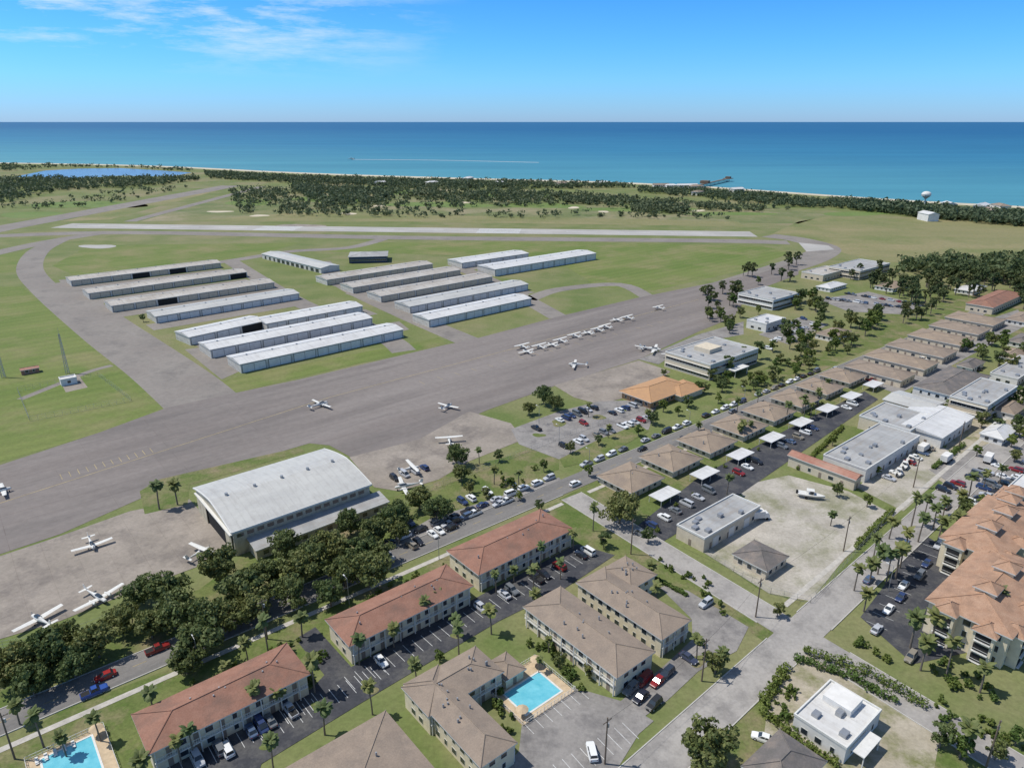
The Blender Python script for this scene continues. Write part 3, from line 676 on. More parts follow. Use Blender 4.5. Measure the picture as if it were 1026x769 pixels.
def palmmesh(seed,h):
    rng=random.Random(seed); mb=MB('bark','palmleaf'); lean=rng.uniform(-.5,.5)
    prev=(0,0,-.1)
    for i in range(1,5):
        p=(lean*(i/4)**2,0,h*i/4); mb.tube(prev,p,.24-.02*i,.22-.02*i,7); prev=p
    mb.use(1)
    for i in range(34):
        az=rng.uniform(0,6.283); el=math.radians(rng.uniform(-45,75)); L=rng.uniform(1.7,2.4)
        pts=[];p=Vector(prev);e=el
        for k in range(5):
            pts.append(p.copy()); p=p+Vector((math.cos(az)*math.cos(e),math.sin(az)*math.cos(e),math.sin(e)))*L/4; e-=.28
        side=Vector((-math.sin(az),math.cos(az),0)); ws=[.08,.35,.6,.5,.08]
        for k in range(4):
            for sg in (-1,1):
                a,b=pts[k],pts[k+1]; dz=Vector((0,0,-.18))
                mb.face([a,b,b+side*sg*ws[k+1]+dz*ws[k+1]*2,a+side*sg*ws[k]+dz*ws[k]*2])
    return mb.mesh('palm_mesh')
palmM=[palmmesh(s,h) for s,h in ((1,7),(2,8),(3,6),(4,9))]
TI=0
KD={'oak':(oakM,10,'oak_tree',.6),'tree':(treeM,8,'broadleaf_tree',.6),'pine':(pineM,12,'pine_tree',.65),'palm':(palmM,7.5,'palm_tree',1.0),'bush':(bushM,2,'shrub',.5)}
def wtree(kind,p,h):
    global TI; TI+=1; r=random.Random(TI*13+5)
    lst,base,name,cz=KD[kind]; s=h/base
    link(name,lst[TI%len(lst)],(p[0],p[1],0),r.uniform(0,6.28),scale=(s*r.uniform(.85,1.15),s*r.uniform(.85,1.15),s*r.uniform(.9,1.1)))
def tree(kind,u,v,h): wtree(kind,G(u,v,h*KD[kind][3]),h)
for u,v,h in [(12,662,10),(45,650,11),(72,662,8),(95,640,9),(122,618,8),(165,586,11),(172,610,10),(200,636,11),(205,618,9),(243,586,11),(252,604,9),(218,565,10),(285,544,9),(300,568,10),(330,543,10),(345,570,10),(368,570,10),(375,528,10),(398,515,9),(330,592,8),(292,592,9),(420,498,8),(437,508,8),(360,550,9),(312,556,9),(268,572,9),(60,636,7),(150,625,7),(350,522,8),(400,532,7),(140,590,7),(185,660,7),
    (457,455,8),(462,472,7),(622,508,10),(710,742,11),(545,395,8),(530,408,6),(556,402,7),(30,680,8),(225,615,9),(380,550,8)]: tree('oak',u,v,h)
for u,v,h in [(500,455,5),(512,482,5),(470,487,5),(545,465,5),(487,492,4),(520,495,4),(730,364,9),(745,354,8),(760,350,9),(775,345,7),(690,400,6),(700,387,6),(715,375,6),(680,410,5),(572,447,5),(590,470,5),(600,440,4),(640,430,5),(655,418,6),(665,405,6),(790,335,7),(800,325,6),(812,335,6),(835,345,6),(790,362,5),(815,360,5),(715,295,8),(735,300,9),(720,312,7),(705,290,7),(742,312,7),(760,310,6),(735,285,8),(760,280,7),(840,490,5),(870,500,5),(945,735,6),(965,745,6),(718,662,6),(1010,400,6),(985,420,7),(1015,440,6),(650,535,5),(835,440,5),(968,505,6),(985,500,5),(143,318,5),(260,670,5),(605,540,5),(440,655,4),(560,660,4),(575,650,3.5),(590,672,3.5),(470,700,3.5),(1000,750,5),(1020,735,5),(780,610,4),(880,470,4),(540,505,4),(990,410,7),(1000,425,6),(950,405,5),(915,395,4),(980,450,5),(1018,455,5),(700,350,6),(665,372,4),(780,372,5),(745,385,5),(720,398,5)]: tree('tree',u,v,h)
for u,v,h in [(155,486,9),(173,479,10),(312,665,8),(322,706,8),(371,690,7),(416,660,7),(459,632,7),(457,618,6),(492,612,7),(536,590,7),(535,572,7),(562,562,6),(270,745,7),(140,758,7),(190,735,6),(177,742,6),(255,692,7),(278,685,7),(150,695,7),(225,665,6),(358,642,7),(393,625,7),(425,605,6),(437,590,7),(497,575,6),(515,565,6),(542,550,6),(575,530,7),(600,585,5),(652,560,7),(658,590,7),(725,650,6),(700,640,6),(885,548,9),(903,552,9),(912,530,9),(925,520,8),(920,615,10),(938,622,10),(985,600,8),(975,730,8),(870,590,7),(918,505,8),(895,520,7),(940,508,8),(965,490,8),(960,520,8),(650,410,6),(590,405,6),(610,425,6),(520,475,6),(495,470,6),(480,450,6),(12,700,7),(36,722,7),(550,640,4),(730,480,6),(830,380,6),(760,395,6),(700,425,6),(540,660,4),(835,510,6),(1005,470,7),(1015,540,8),(232,200,8),(245,640,7),(265,628,7),(300,615,7),(95,720,6),(60,735,6),(595,512,7),(740,400,6),(780,380,6),(880,535,8),(893,560,8),(907,545,8),(930,500,8),(950,495,8),(975,480,8),(990,470,8),(945,520,8),(930,640,9),(955,650,8),(990,665,8),(860,570,7),(876,560,8),(1000,600,9),(970,600,8)]: tree('palm',u,v,h)
def inpoly(p,poly):
    c=False;j=len(poly)-1
    for i in range(len(poly)):
        if (poly[i][1]>p[1])!=(poly[j][1]>p[1]) and p[0]<(poly[j][0]-poly[i][0])*(p[1]-poly[i][1])/(poly[j][1]-poly[i][1])+poly[i][0]: c=not c
        j=i
    return c
def scat(px,n,seed):
    poly=[(G(u,v).x,G(u,v).y) for u,v in px]; r=random.Random(seed)
    xs=[p[0] for p in poly];ys=[p[1] for p in poly];o=[]
    while len(o)<n:
        p=(r.uniform(min(xs),max(xs)),r.uniform(min(ys),max(ys)))
        if inpoly(p,poly): o.append(p)
    return o
for px,n,k,h in [([(885,292),(960,278),(1040,288),(1060,303),(960,303),(900,308)],70,'pine',13),([(700,300),(740,288),(750,305),(715,315)],12,'pine',11),([(960,352),(1040,332),(1060,380),(990,372)],30,'tree',8),
    ([(780,330),(880,315),(895,325),(840,352),(790,360)],34,'tree',9),([(1010,395),(1060,395),(1060,450),(1000,440)],18,'tree',7),([(740,275),(800,262),(800,285),(760,285)],10,'pine',11),([(850,278),(890,272),(900,290),(850,290)],14,'pine',11),
    ([(690,395),(830,350),(860,355),(740,400)],26,'tree',6),([(790,305),(820,298),(825,318),(800,322)],14,'tree',9),([(735,440),(830,400),(840,405),(750,450)],8,'palm',7),([(1000,285),(1080,285),(1080,330),(1030,315)],34,'pine',12),([(900,312),(940,308),(930,320),(900,326)],12,'pine',9),([(700,318),(745,322),(742,335),(712,332)],8,'tree',7)]:
    for i,p in enumerate(scat(px,n,n*7)): wtree(k,p,h*random.uniform(.7,1.15))
for px,n in [([(655,558),(700,575),(770,635),(760,640),(700,600)],14),([(480,690),(500,680),(520,735),(510,738)],14),([(540,655),(572,672),(590,695),(575,690)],12),([(440,475),(540,470),(520,500),(450,500)],12),([(860,640),(900,660),(890,668),(850,645)],10),([(800,740),(760,700),(790,660),(795,668)],26),([(300,690),(325,640),(330,650),(312,695)],10),([(940,700),(1030,745),(1030,760),(930,720)],20),([(700,645),(730,655),(712,682)],8),([(150,700),(300,640),(310,648),(160,712)],20),([(360,600),(440,562),(450,570),(370,606)],10),([(930,650),(1000,690),(1020,720),(930,680)],24),([(640,545),(700,480),(830,400),(835,405),(710,485),(650,548)],16),([(530,640),(560,650),(555,660),(525,650)],8),([(990,400),(1026,400),(1026,430),(990,430)],12)]:
    for p in scat(px,n,n*3+1): wtree('bush',p,random.uniform(1,2))
def hedge(px,w,h,seed):
    pts=[G(u,v) for u,v in px]; rng=np.random.default_rng(seed); C=[];R=[]
    for a,b in zip(pts[:-1],pts[1:]):
        n=max(2,int((b-a).length/(w*.45)))
        for i in range(n):
            p=a.lerp(b,i/n); C.append((p.x+rng.normal()*.15*w,p.y+rng.normal()*.15*w,h*.5)); R.append(w*.5*rng.uniform(.7,1.3))
    mb=MB('leaf2'); v=leafcloud(C,R,70,.22,rng,h/w); addleaf(mb,v,0); link('hedge',mb.mesh('hedge'))
hedge([(808,655),(850,668),(905,695),(928,712)],2.8,2.4,1); hedge([(800,662),(850,678),(900,706)],2.4,2,2); hedge([(763,705),(790,668)],2.2,2,3); hedge([(765,715),(800,745),(840,768)],2,2,4); hedge([(858,548),(895,512)],2,1.6,5); hedge([(935,470),(965,446)],2,1.6,6); hedge([(640,572),(690,598)],1.2,1.2,7); hedge([(800,470),(845,428)],1.6,1.6,8)
def mass(name,specs,seed,mat='farleaf',per=22,ls=.15):
    rng=np.random.default_rng(seed); mb=MB(mat); V=[]
    for px,n,h in specs:
        pts=scat(px,n,seed*17+n); C=[];R=[]
        for p in pts:
            s=h*rng.uniform(.45,1.35); 
            for k in range(3): C.append((p[0]+rng.normal()*s*.3,p[1]+rng.normal()*s*.3,s*rng.uniform(.35,.75))); R.append(s*.4)
        V.append(leafcloud(C,R,per//3,h*ls,rng,.8))
    addleaf(mb,np.concatenate(V),0); link(name,mb.mesh(name))
mass('distant_tree_belt',[([(-200,164.5),(0,164.5),(150,168),(200,171),(190,172),(120,168),(60,168),(10,172),(-200,172)],500,9),([(-200,181),(0,180),(90,180),(180,178),(205,180),(160,186),(60,192),(0,206),(-200,225)],1900,10),
   ([(205,173.5),(300,178),(450,182),(620,185.5),(640,188),(560,189.5),(420,189),(300,184),(210,179)],1700,9),([(290,186),(350,189),(400,193),(380,205),(330,207),(300,197)],420,10)],1)
mass('distant_tree_belt',[([(640,189),(700,191),(760,195.5),(860,204),(880,204),(880,210),(800,208),(700,198),(640,193)],750,8),([(850,204.5),(950,211),(965,214),(1026,217),(1200,231),(1200,240),(1010,226),(930,219),(850,210)],1200,11)],2)
mass('distant_golf_trees',[([(230,190),(420,188),(760,206),(800,212),(700,212),(560,207),(400,212),(240,215)],620,9),([(280,205),(420,214),(700,216),(760,220),(280,217)],130,8),([(630,208),(690,210),(685,215),(635,213)],110,9),([(400,195),(500,192),(640,200),(600,205),(450,203)],320,10),([(560,199),(680,203),(670,208),(570,205)],110,9),([(230,193),(280,190),(290,200),(240,202)],60,9),([(700,205),(770,209),(760,213),(700,211)],80,8),([(0,208),(120,192),(200,186),(120,203),(20,216)],60,8)],3)
mass('tree_belt',[([(1000,262),(1080,255),(1080,290),(1020,285),(900,276),(890,268)],200,12),([(1030,330),(1120,310),(1200,400),(1060,400)],200,8)],4,'pineleaf',75,.09)
mass('rooftop_town_trees',[([(1040,380),(1200,380),(1300,600),(1130,560),(1060,450)],160,7)],5,'oakleaf',90)
# ---------------------------------------------------------------- vehicles
def carmesh(kind):
    mb=MB('paint','glass','tyre','lamp','tail','dark')
    L={'sedan':2.3,'suv':2.35,'pickup':2.75,'van':2.5}[kind]
    if kind=='sedan': st=[(-1,.72,.4,.86),(-.93,.86,.28,.96),(-.6,.91,.2,1.0),(.3,.91,.2,.98),(.8,.87,.24,.84),(.95,.8,.3,.74),(1,.66,.38,.66)]; cab=(-1.75,.95,-1.15,.2,.97,1.43)
    elif kind=='suv': st=[(-1,.78,.4,1.0),(-.95,.9,.3,1.1),(-.5,.94,.22,1.12),(.35,.94,.22,1.1),(.85,.9,.26,1.0),(1,.76,.4,.85)]; cab=(-2.15,.95,-1.95,.35,1.08,1.72)
    elif kind=='van': st=[(-1,.85,.4,1.2),(-.97,.95,.3,1.3),(0,.97,.25,1.3),(.7,.95,.25,1.2),(1,.82,.4,.9)]; cab=(-2.4,1.9,-2.3,1.0,1.28,2.0)
    else: st=[(-1,.85,.45,1.0),(-.97,.95,.35,1.05),(0,.97,.3,1.06),(.4,.97,.3,1.1),(.9,.93,.32,1.05),(1,.8,.45,.9)]; cab=(-.75,1.25,-.45,.6,1.06,1.78)
    mb.use(0); mb.loft([[(x*L,-w,zb),(x*L,-w*1.02,(zb+zt)/2),(x*L,-w*.9,zt),(x*L,w*.9,zt),(x*L,w*1.02,(zb+zt)/2),(x*L,w,zb)] for x,w,zb,zt in st])
    x0,x1,t0,t1,z0,z1=cab; wb,wt=.8,.64
    mb.use(1); mb.loft([[(x0,-wb,z0),(x1,-wb,z0),(x1,wb,z0),(x0,wb,z0)],[(t0,-wt,z1),(t1,-wt,z1),(t1,wt,z1),(t0,wt,z1)]])
    mb.use(0); mb.box(t0-.05,t1+.03,-wt-.03,wt+.03,z1-.02,z1+.05)
    for xx,tt in ((x0,t0),((x0+x1)/2,(t0+t1)/2),(x1,t1)):
        for s in (-1,1): mb.tube((xx,s*(wb+.01),z0),(tt,s*(wt+.01),z1),.05,.05,4)
    if kind=='pickup': mb.use(5); mb.box(-2.6,-.85,-.78,.78,1.0,1.075)
    mb.use(2)
    for sx in (-.62,.62):
        for s in (-1,1):
            mb.tube((sx*L,s*.68,.34),(sx*L,s*.93,.34),.34,.34,12)
    mb.use(3)
    for s in (-1,1): mb.box(L*.955,L*1.0+.02,s*.55-.17,s*.55+.17,.62,.74); mb.tube((.62*L,s*.93,.34),(.62*L,s*.95,.34),.18,.18,8);mb.tube((-.62*L,s*.93,.34),(-.62*L,s*.95,.34),.18,.18,8)
    mb.use(4)
    for s in (-1,1): mb.box(-L-.02,-L*.96,s*.62-.14,s*.62+.14,.7,.86)
    return mb.mesh(kind+'_mesh')
carM={k:carmesh(k) for k in ('sedan','suv','pickup','van')}
def truckmesh():
    mb=MB('paint','glass','tyre','whitewall','dark')
    mb.use(3); mb.box(-3.6,1.4,-1.2,1.2,1.0,3.3); mb.use(0); mb.loft([[(1.5,-1.05,.6),(3.3,-1.05,.6),(3.3,1.05,.6),(1.5,1.05,.6)],[(1.5,-1.05,1.5),(3.3,-1.05,1.45),(3.3,1.05,1.45),(1.5,1.05,1.5)],[(1.5,-.95,2.5),(2.7,-.95,2.5),(2.7,.95,2.5),(1.5,.95,2.5)]])
    mb.use(1); mb.loft([[(3.31,-.9,1.5),(3.31,.9,1.5),(3.25,.9,1.52),(3.25,-.9,1.52)],[(2.8,-.82,2.4),(2.8,.82,2.4),(2.7,.82,2.4),(2.7,-.82,2.4)]])
    mb.use(4); mb.box(-3.5,3.2,-.5,.5,.55,.95); mb.use(2)
    for x in (-2.6,2.4):
        for s in (-1,1): mb.tube((x,s*.8,.45),(x,s*1.15,.45),.45,.45,12)
    return mb.mesh('box_truck_mesh')
tkm=truckmesh()
for u,v,a in ((925,452,.7),(948,462,.7),(990,462,.8),(760,520,.2),(1010,500,.7)):
    p=G(u,v); link('box_truck',tkm,(p.x,p.y,.08),a,color=(.7,.7,.68))
COL=[(.75,.75,.73)]*6+[(.45,.46,.48)]*5+[(.15,.16,.17)]*4+[(.02,.02,.025)]*4+[(.03,.05,.13)]*2+[(.22,.02,.02)]+[(.25,.22,.17),(.08,.12,.2)]
CR=random.Random(3)
def car(p,ang,kind=None,col=None,z=.1):
    k=kind or CR.choice(['sedan','sedan','suv','suv','pickup','van'] if CR.random()<.5 else ['sedan','suv'])
    nm={'sedan':'parked_car','suv':'parked_suv','pickup':'pickup_truck','van':'parked_van'}[k]
    link(nm,carM[k],(p[0],p[1],z),ang+(math.pi if CR.random()<.5 else 0),color=col or CR.choice(COL))
def carrow(p0,p1,n,prob,ang,jit=.15,z=.1):
    p0=Vector(p0);p1=Vector(p1)
    for i in range(n):
        if CR.random()<prob:
            p=p0.lerp(p1,i/max(1,n-1)); car(p+Vector((CR.uniform(-jit,jit),CR.uniform(-jit,jit),0)),ang+CR.uniform(-.04,.04),z=z)
A2=GA+math.pi/2; AR=math.radians(39.2)
carrow(along(0,7),along(66,7),12,.75,AR+.0); carrow(along(8,13),along(60,13),16,.6,AR+math.pi/2)
carrow(along(84,6.5),along(250,6.5),26,.72,AR); carrow(along(80,-6.2),along(100,-6.2),3,.6,AR)
for s,o in ((-66,2),(-20,-2),(20,2),(70,-2),(110,2),(130,-2),(170,2),(200,-2),(260,2),(300,-2)): car(along(s,o),AR)
p=G(95,695); car(p,AR,'pickup',(.02,.07,.3)); p=G(106,679); car(p,AR,'sedan',(.3,.02,.02))
carrow(G(352,675)+E2*-2.0,G(478,607)+E2*-2.0,15,.4,A2); carrow(G(492,598)+E2*-2,G(584,551)+E2*-2,13,.45,A2)
carrow(G(275,740)+E2*2,G(388,678)+E2*2,12,.12,A2); carrow(G(185,762)+E2*-2,G(305,698)+E2*-2,13,.25,A2)
car(G(228,753),A2,'suv',(.75,.75,.73));car(G(382,664),A2,'sedan',(.75,.75,.73))
for u,v,c in ((632,692,(.15,.16,.17)),(645,683,(.2,.02,.02)),(642,700,(.02,.02,.03)),(655,707,(.03,.03,.03)),(659,684,(.25,.02,.02)),(668,676,(.03,.04,.06))): car(G(u,v),GA+.1,None,c)
car(G(690,661),A2,'sedan',(.05,.06,.1)); car(G(593,755),A2-.6,'suv',(.75,.75,.73)); car(G(764,741),-.45,'sedan',(.75,.75,.73)); car(G(707,606),GA,'suv',(.45,.46,.48)); 
for u,v in ((902,600),(905,588),(921,578),(928,566),(870,582),(878,632),(890,612),(940,548),(912,660)): car(G(u,v),GA+.05)
carrow(G(640,535),G(860,402),26,.55,A2)
carrow(G(537,430),G(600,408),12,.6,A2); carrow(G(565,448),G(648,420),14,.7,A2); carrow(G(585,425),G(640,405),9,.6,A2)
carrow(G(375,567),G(440,533),10,.6,A2); carrow(G(440,530),G(545,488),14,.5,AR)
carrow(G(830,300),G(900,308),18,.7,A2,z=.06); carrow(G(850,295),G(915,305),16,.6,A2,z=.06); carrow(G(945,492),G(1000,468),9,.8,A2); carrow(G(975,505),G(1020,480),8,.8,A2); carrow(G(985,490),G(1030,465),8,.6,A2)
carrow(G(865,385),G(960,345),16,.5,A2,z=.06); carrow(G(700,372),G(770,350),10,.3,A2); carrow(G(765,336),G(805,320),10,.6,A2,z=.06); carrow(G(775,342),G(815,326),10,.6,A2,z=.06)
carrow(G(905,400),G(985,368),12,.4,A2); carrow(G(890,480),G(930,450),7,.5,A2); carrow(G(395,480),G(425,470),4,.8,A2)
carrow(X1+ed*60+en*-2,X1+ed*200+en*-2,5,.5,GA); carrow(along(262,-20),along(330,-20),12,.5,A2)
def boat(p,ang,name='motor_boat'):
    mb=MB('trim','glass','metal','tyre','dark')
    mb.loft([[(x,-w,1.3),(x,-w*.7,.75),(x,0,.6+k),(x,w*.7,.75),(x,w,1.3)] for x,w,k in ((-3.2,1.1,0),(-1,1.2,0),(1.2,1.0,.05),(2.6,.5,.3),(3.4,.05,.6))])
    mb.use(1); mb.box(-.3,.6,-.7,.7,1.3,1.9); mb.use(0); mb.box(-1.2,.7,-.8,.8,2.35,2.42)
    for x in (-1.1,.6):
        for y in (-.7,.7): mb.tube((x,y,1.3),(x,y,2.35),.04,.04,5)
    mb.use(4); mb.box(-3.7,-3.2,-.25,.25,.9,1.8)
    mb.use(2); mb.box(-2.8,4.6,-.06,.06,.4,.52); mb.box(-1.2,-1.0,-1.1,1.1,.4,.5); mb.use(3)
    for y in (-1,1): mb.tube((-1.1,y-.1,.34),(-1.1,y+.1,.34),.34,.34,10)
    o=link(name,mb.mesh(name),(p[0],p[1],.06),ang); return o
b_=boat(G(812,499),-.35); b_.scale=(1.3,1.3,1.3); boat(G(906,468),GA+.2); boat(G(912,462),GA+.2); boat(G(900,475),GA+.2)
p=G(352,159.5); b_=boat(p,0,'speed_boat'); b_.location.z=-1.2; b_.scale=(3,3,3); b_.rotation_euler.z=math.pi
ribbon('boat_wake',[G(353,159.5),G(440,160.3),G(540,162.5)],14,'white',-.9,True)
# ---------------------------------------------------------------- airplanes
def planemesh(high=True,twin=False,span=11,Ln=8):
    mb=MB('trim','glass','tail','tyre','metal')
    def ring(x,ry,rz,zc,k=10): return [(x,ry*math.cos(2*math.pi*i/k),zc+rz*math.sin(2*math.pi*i/k)) for i in range(k)]
    s=Ln/8
    mb.loft([ring(x*s,ry,rz,z) for x,ry,rz,z in ((2.6,.15,.15,1.2),(2.4,.42,.4,1.2),(1.4,.52,.52,1.25),(.6,.6,.7,1.4),(-.8,.58,.68,1.42),(-2,.35,.42,1.4),(-4.2,.14,.2,1.5),(-5.2,.06,.12,1.55))])
    mb.use(1); mb.loft([ring(x*s,ry,rz,z,8) for x,ry,rz,z in ((1.35,.3,.12,1.75),(.8,.53,.3,1.8),(-.5,.53,.32,1.84),(-1.2,.3,.15,1.8))])
    zw=2.15 if high else 1.05; mb.use(0)
    def foil(y0,c0,x0,y1,c1,x1,z,z1,t=.09):
        mb.loft([[(x+c*.5,y,zz),(x+c*.2,y,zz+t),(x-c*.5,y,zz+.01),(x,y,zz-t*.6)] for y,c,x,zz in ((y0,c0,x0,z),(y1,c1,x1,z1))])
    for sg in (-1,1):
        foil(0,1.6,.3,sg*span/2,1.15,.2,zw,zw+.18 if high else zw+.4)
        foil(0,.95,-4.7*s,sg*1.8,.65,-4.8*s,1.62,1.65,.05)
        if high:
            mb.use(4); mb.tube((.3,sg*.5,.95),(.3,sg*2.3,2.15),.04,.04,5); mb.use(0)
        if twin: mb.loft([[(x,yy+sg*2.1,zz) for _,yy,zz in ring(x,r,r,zw+.12)] for x,r in ((2.0,.15),(1.8,.36),(.2,.36),(-.9,.12))])
    mb.loft([[(-4.1*s,-.05,1.6),(-4.1*s,.05,1.6),(-5.3*s,.05,1.6),(-5.3*s,-.05,1.6)],[(-4.95*s,-.03,2.95),(-4.95*s,.03,2.95),(-5.5*s,.03,2.95),(-5.5*s,-.03,2.95)]])
    mb.use(3)
    for x,y in ((1.9*s,0),(-.1,1.15),(-.1,-1.15)):
        mb.tube((x,y-.08,.2),(x,y+.08,.2),.2,.2,10)
    mb.use(4)
    for x,y in ((1.9*s,0),(-.1,1.15),(-.1,-1.15)): mb.tube((x,y,.2),(x,y*.35,1.0),.04,.05,5)
    if not twin: mb.box(2.62*s,2.66*s,-.08,.08,.3,2.1)
    else:
        for sg in (-1,1): mb.box(2.0,2.04,sg*2.1-.07,sg*2.1+.07,zw-.8,zw+1.0)
    return mb.mesh('airplane_mesh')
pl=[planemesh(True),planemesh(False),planemesh(False,True,13.5,10)]
def plane(u,v,ang,k=0,s=1): p=G(u,v); link('small_airplane',pl[k],(p.x,p.y,.09),math.radians(ang),scale=(s,s,s))
for u,v,a,k,s in [(322,407,50,2,1),(449,409,60,1,1),(93,549,-50,1,1.0),(40,624,150,1,1.1),(100,602,-30,2,1),(203,556,60,0,1),(3,494,40,1,1),(450,443,100,0,1),(413,472,30,0,1),(405,490,200,2,1),(523,349,130,0,1),(527,354,130,1,1),(540,349,130,0,1),(552,347,130,1,1),(561,343,130,0,1),(575,338,130,0,1),(588,335,130,1,1),(598,332,130,0,1),(606,329,130,0,1),(617,322,130,1,1),(628,320,130,0,1),(576,367,170,2,1),(655,352,-20,2,1.2),(659,310,130,0,1),(672,358,100,0,1),(645,350,60,1,1)]: plane(u,v,a,k,s)
# ---------------------------------------------------------------- poles, mast, fences, tower, pier
def pole(u,v,h=12):
    p=G(u,v); mb=MB('wood','metal'); mb.tube((0,0,-.2),(0,0,h),.2,.13,8); mb.box(-1.2,1.2,-.07,.07,h-1.0,h-.85); mb.use(1)
    for x in (-1,-.4,.4,1): mb.tube((x,0,h-.85),(x,0,h-.6),.06,.04,6)
    mb.tube((.35,.0,h-2.6),(.35,0,h-1.7),.22,.22,8)
    link('utility_pole',mb.mesh('utility_pole'),(p.x,p.y,0),GA)
    return Vector((p.x,p.y,h-.6))
poles=[pole(*q) for q in ((268,640),(632,555),(757,618),(845,552),(703,682),(606,765),(15,760),(915,488),(960,450),(988,768))]
def wire(a,b):
    mb=MB('dark'); pr_=a
    for i in range(1,9):
        t=i/8;q=a.lerp(b,t)-Vector((0,0,4*1.1*t*(1-t))); mb.tube(pr_,q,.02,.02,4); pr_=q
    link('power_line',mb.mesh('power_line'))
for i,j in ((5,4),(4,2),(2,3),(3,7),(7,8),(1,2)): wire(poles[i],poles[j])
def lamp(u,v,h=8):
    p=G(u,v); mb=MB('metal','lamp'); mb.tube((0,0,0),(0,0,h),.1,.07,6); mb.tube((0,0,h),(1.6,0,h+.3),.05,.05,5); mb.use(1); mb.box(1.3,2,-.15,.15,h+.2,h+.32)
    link('street_lamp',mb.mesh('street_lamp'),(p.x,p.y,0),GA+1.57)
for q in ((590,470),(560,445),(540,425),(690,430),(745,405),(890,592),(440,560),(350,605),(200,668)): lamp(*q)
def mast(u,v,h):
    p=G(u,v); mb=MB('metal'); 
    c=[(1.0,0),(-.5,.86),(-.5,-.86)]
    for x,y in c: mb.tube((x,y,0),(x*.35,y*.35,h),.13,.1,5)
    for z in np.arange(0,h-1,1.5):
        for i in range(3):
            s0=1-.65*z/h;s1=1-.65*(z+1.5)/h; a=c[i];b=c[(i+1)%3]; mb.tube((a[0]*s0,a[1]*s0,z),(b[0]*s1,b[1]*s1,z+1.5),.07,.07,4)
    mb.tube((0,0,h),(0,0,h+3),.06,.04,5)
    link('radio_mast',mb.mesh('radio_mast'),(p.x,p.y,0))
mast(68,374,21); mast(4,378,20)
def fence(px,h=2,closed=False,name='chain_link_fence',sp=3.0):
    pts=[G(u,v) for u,v in px]; 
    if closed: pts.append(pts[0])
    mb=MB('metal')
    for a,b in zip(pts[:-1],pts[1:]):
        n=max(1,int((b-a).length/sp))
        for i in range(n+1): q=a.lerp(b,i/n); mb.tube((q.x,q.y,0),(q.x,q.y,h),.04,.04,4)
        for z in (.1,h*.5,h): mb.tube((a.x,a.y,z),(b.x,b.y,z),.025,.025,4)
    link(name,mb.mesh(name))
fence([(18,392),(98,376),(132,402),(30,422)],2.2,True)
fence([(380,520),(430,492),(560,440),(640,412),(700,385)],2); fence([(700,550),(735,573),(772,595),(812,604),(893,516)],2); fence([(-40,655),(60,640),(140,610)],2)
psheet('gravel_pad',[(58,378),(78,375),(88,388),(66,393)],'conc',.05)
B=nr('equipment_hut',(62,387),(78,384),5); B.walls(3,'whitewall'); B.roof('flat',3,0,'roofwhite'); B.wins('S',1,3,3); B.done()
B=nr('equipment_hut',(22,376),(40,373),4); B.walls(2.6,'rust'); B.roof('gable',2.6,.6,'rust',.3); B.wins('S',1,2.6,3); B.done()
pr('access_track',[(20,400),(60,384),(90,372),(112,366)],4,'taxi',.045)
def wtower(u,v,h,r):
    p=G(u,v); mb=MB('trim','metal'); k=16
    prof=[(0,r*.35),(h*.12,r*.16),(h*.6,r*.14),(h*.68,r*.5),(h*.76,r*.9),(h*.85,r),(h*.93,r*.85),(h*.985,r*.45),(h,r*.05)]
    mb.loft([[(q*math.cos(2*math.pi*i/k),q*math.sin(2*math.pi*i/k),z) for i in range(k)] for z,q in prof])
    link('water_tower',mb.mesh('water_tower'),(p.x,p.y,0))
wtower(925,211,27,6.5)
for i,(u,v,w) in enumerate([(655,188.5,30),(668,189,22),(680,189,40),(693,190,26),(735,193,24),(600,186,30),(560,187,20),(430,186,26),(985,213,34),(700,196,20),(380,186,22),(500,186,25),(1000,219,36),(470,183,30),(958,211,22),(1012,213,26),(940,222,24)]):
    p=G(u,v); B=Bld('seaside_building',(p.x,p.y,0),.1*i,w,14); hh=6 if i<12 and u<900 else 9; B.walls(hh,'whitewall'); B.roof('hip' if i%2 else 'gable',hh+.02,2.5,'roofwhite' if i%3 else 'tan',.6); B.wins('S',2,3,4,2,1.6); B.done()
a=G(700,188); b=G(730,181); mb=MB('wood'); d=(b-a);d.z=0; L=d.length
mb.box(0,L,-3,3,4.5,5.4); mb.box(L*.93,L+4,-9,9,4.5,5.45)
for x in np.arange(3,L,9):
    for y in (-2.5,2.5): mb.tube((x,y,-2),(x,y,4.5),.35,.35,6)
mb.box(L*.15,L*.22,-8,8,5.45,11); mb.box(L*.95,L,-5,5,5.5,9)
link('fishing_pier',mb.mesh('fishing_pier'),(a.x,a.y,0),math.atan2(d.y,d.x))
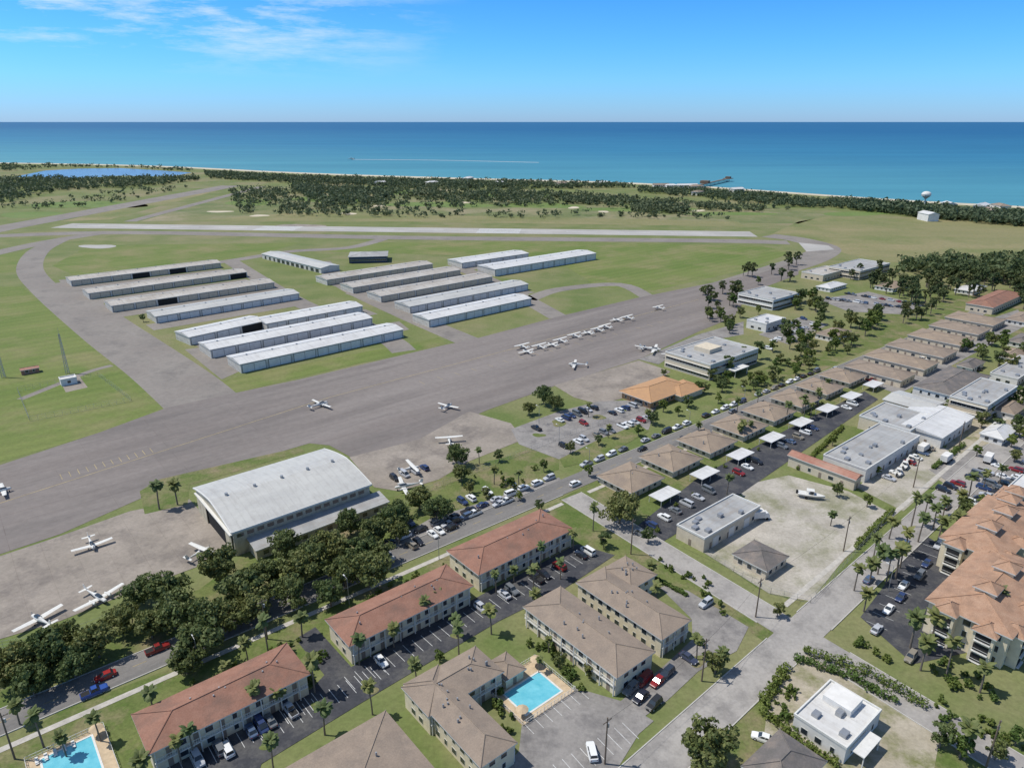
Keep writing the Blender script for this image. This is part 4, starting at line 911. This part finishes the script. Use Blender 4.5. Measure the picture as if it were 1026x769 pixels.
# ---------------------------------------------------------------- light
SUN_EL=60; SUN_AZ=278
az=math.radians(SUN_AZ); el=math.radians(SUN_EL)
dv=Vector((math.sin(az)*math.cos(el),math.cos(az)*math.cos(el),math.sin(el)))
sl=bpy.data.lights.new('sun','SUN'); sl.energy=4.2; sl.angle=math.radians(.5); sl.color=(1,.96,.89)
so=bpy.data.objects.new('sun',sl); scene.collection.objects.link(so); so.rotation_euler=dv.to_track_quat('Z','Y').to_euler(); so.location=(0,0,300)
w=bpy.data.worlds.new('World'); scene.world=w; w.use_nodes=True; nt=w.node_tree; bg=nt.nodes['Background']
sky=N(nt,'ShaderNodeTexSky',sky_type='NISHITA'); sky.sun_disc=False; sky.sun_elevation=el; sky.sun_rotation=az; sky.altitude=100; sky.air_density=1.0; sky.dust_density=.2; sky.ozone_density=3
tc=N(nt,'ShaderNodeTexCoord'); sp=N(nt,'ShaderNodeSeparateXYZ'); nt.links.new(tc.outputs['Generated'],sp.inputs[0])
cr=N(nt,'ShaderNodeValToRGB'); nt.links.new(sp.outputs[2],cr.inputs[0]); e=cr.color_ramp.elements
K=1.9
e[0].position=0; e[0].color=(.53/K,.88/K,1.7/K,1); e[1].position=.45; e[1].color=(1.1/K,1.1/K,1.1/K,1)
for p_,c in ((.05,(.46,1.02,1.75)),(.09,(.38,1.0,1.75)),(.15,(.30,.93,1.72))):
    x=e.new(p_); x.color=(c[0]/K,c[1]/K,c[2]/K,1)
col=mixc(nt,1.0,sky.outputs[0],cr.outputs[0],'MULTIPLY')
sc=N(nt,'ShaderNodeVectorMath',operation='SCALE'); nt.links.new(col,sc.inputs[0]); sc.inputs['Scale'].default_value=K; col=sc.outputs[0]
cn=noise(nt,tc.outputs['Generated'],5.5,12,.68,(1,1,6)); 
cm=ramp(nt,cn,.47,.72)
mx=N(nt,'ShaderNodeMapRange'); nt.links.new(sp.outputs[0],mx.inputs[0]); mx.inputs[1].default_value=-.05; mx.inputs[2].default_value=-.3
mz=ramp(nt,sp.outputs[2],.05,.11)
mm=N(nt,'ShaderNodeMath',operation='MULTIPLY'); nt.links.new(cm,mm.inputs[0]); nt.links.new(mx.outputs[0],mm.inputs[1])
m2=N(nt,'ShaderNodeMath',operation='MULTIPLY'); nt.links.new(mm.outputs[0],m2.inputs[0]); nt.links.new(mz,m2.inputs[1])
col=mixc(nt,m2.outputs[0],col,(8.2,9.2,9.8))
nt.links.new(col,bg.inputs[0]); bg.inputs[1].default_value=.1
# ---------------------------------------------------------------- camera
cam=bpy.data.cameras.new('camera'); co_=bpy.data.objects.new('camera',cam); scene.collection.objects.link(co_); scene.camera=co_
cam.sensor_width=36; cam.lens=F/1026*36; cam.clip_start=1; cam.clip_end=600000
co_.location=(0,0,H); co_.rotation_euler=(math.pi/2-PITCH,0,0)
scene.view_settings.view_transform='Standard'; scene.view_settings.look='None'; scene.view_settings.exposure=0
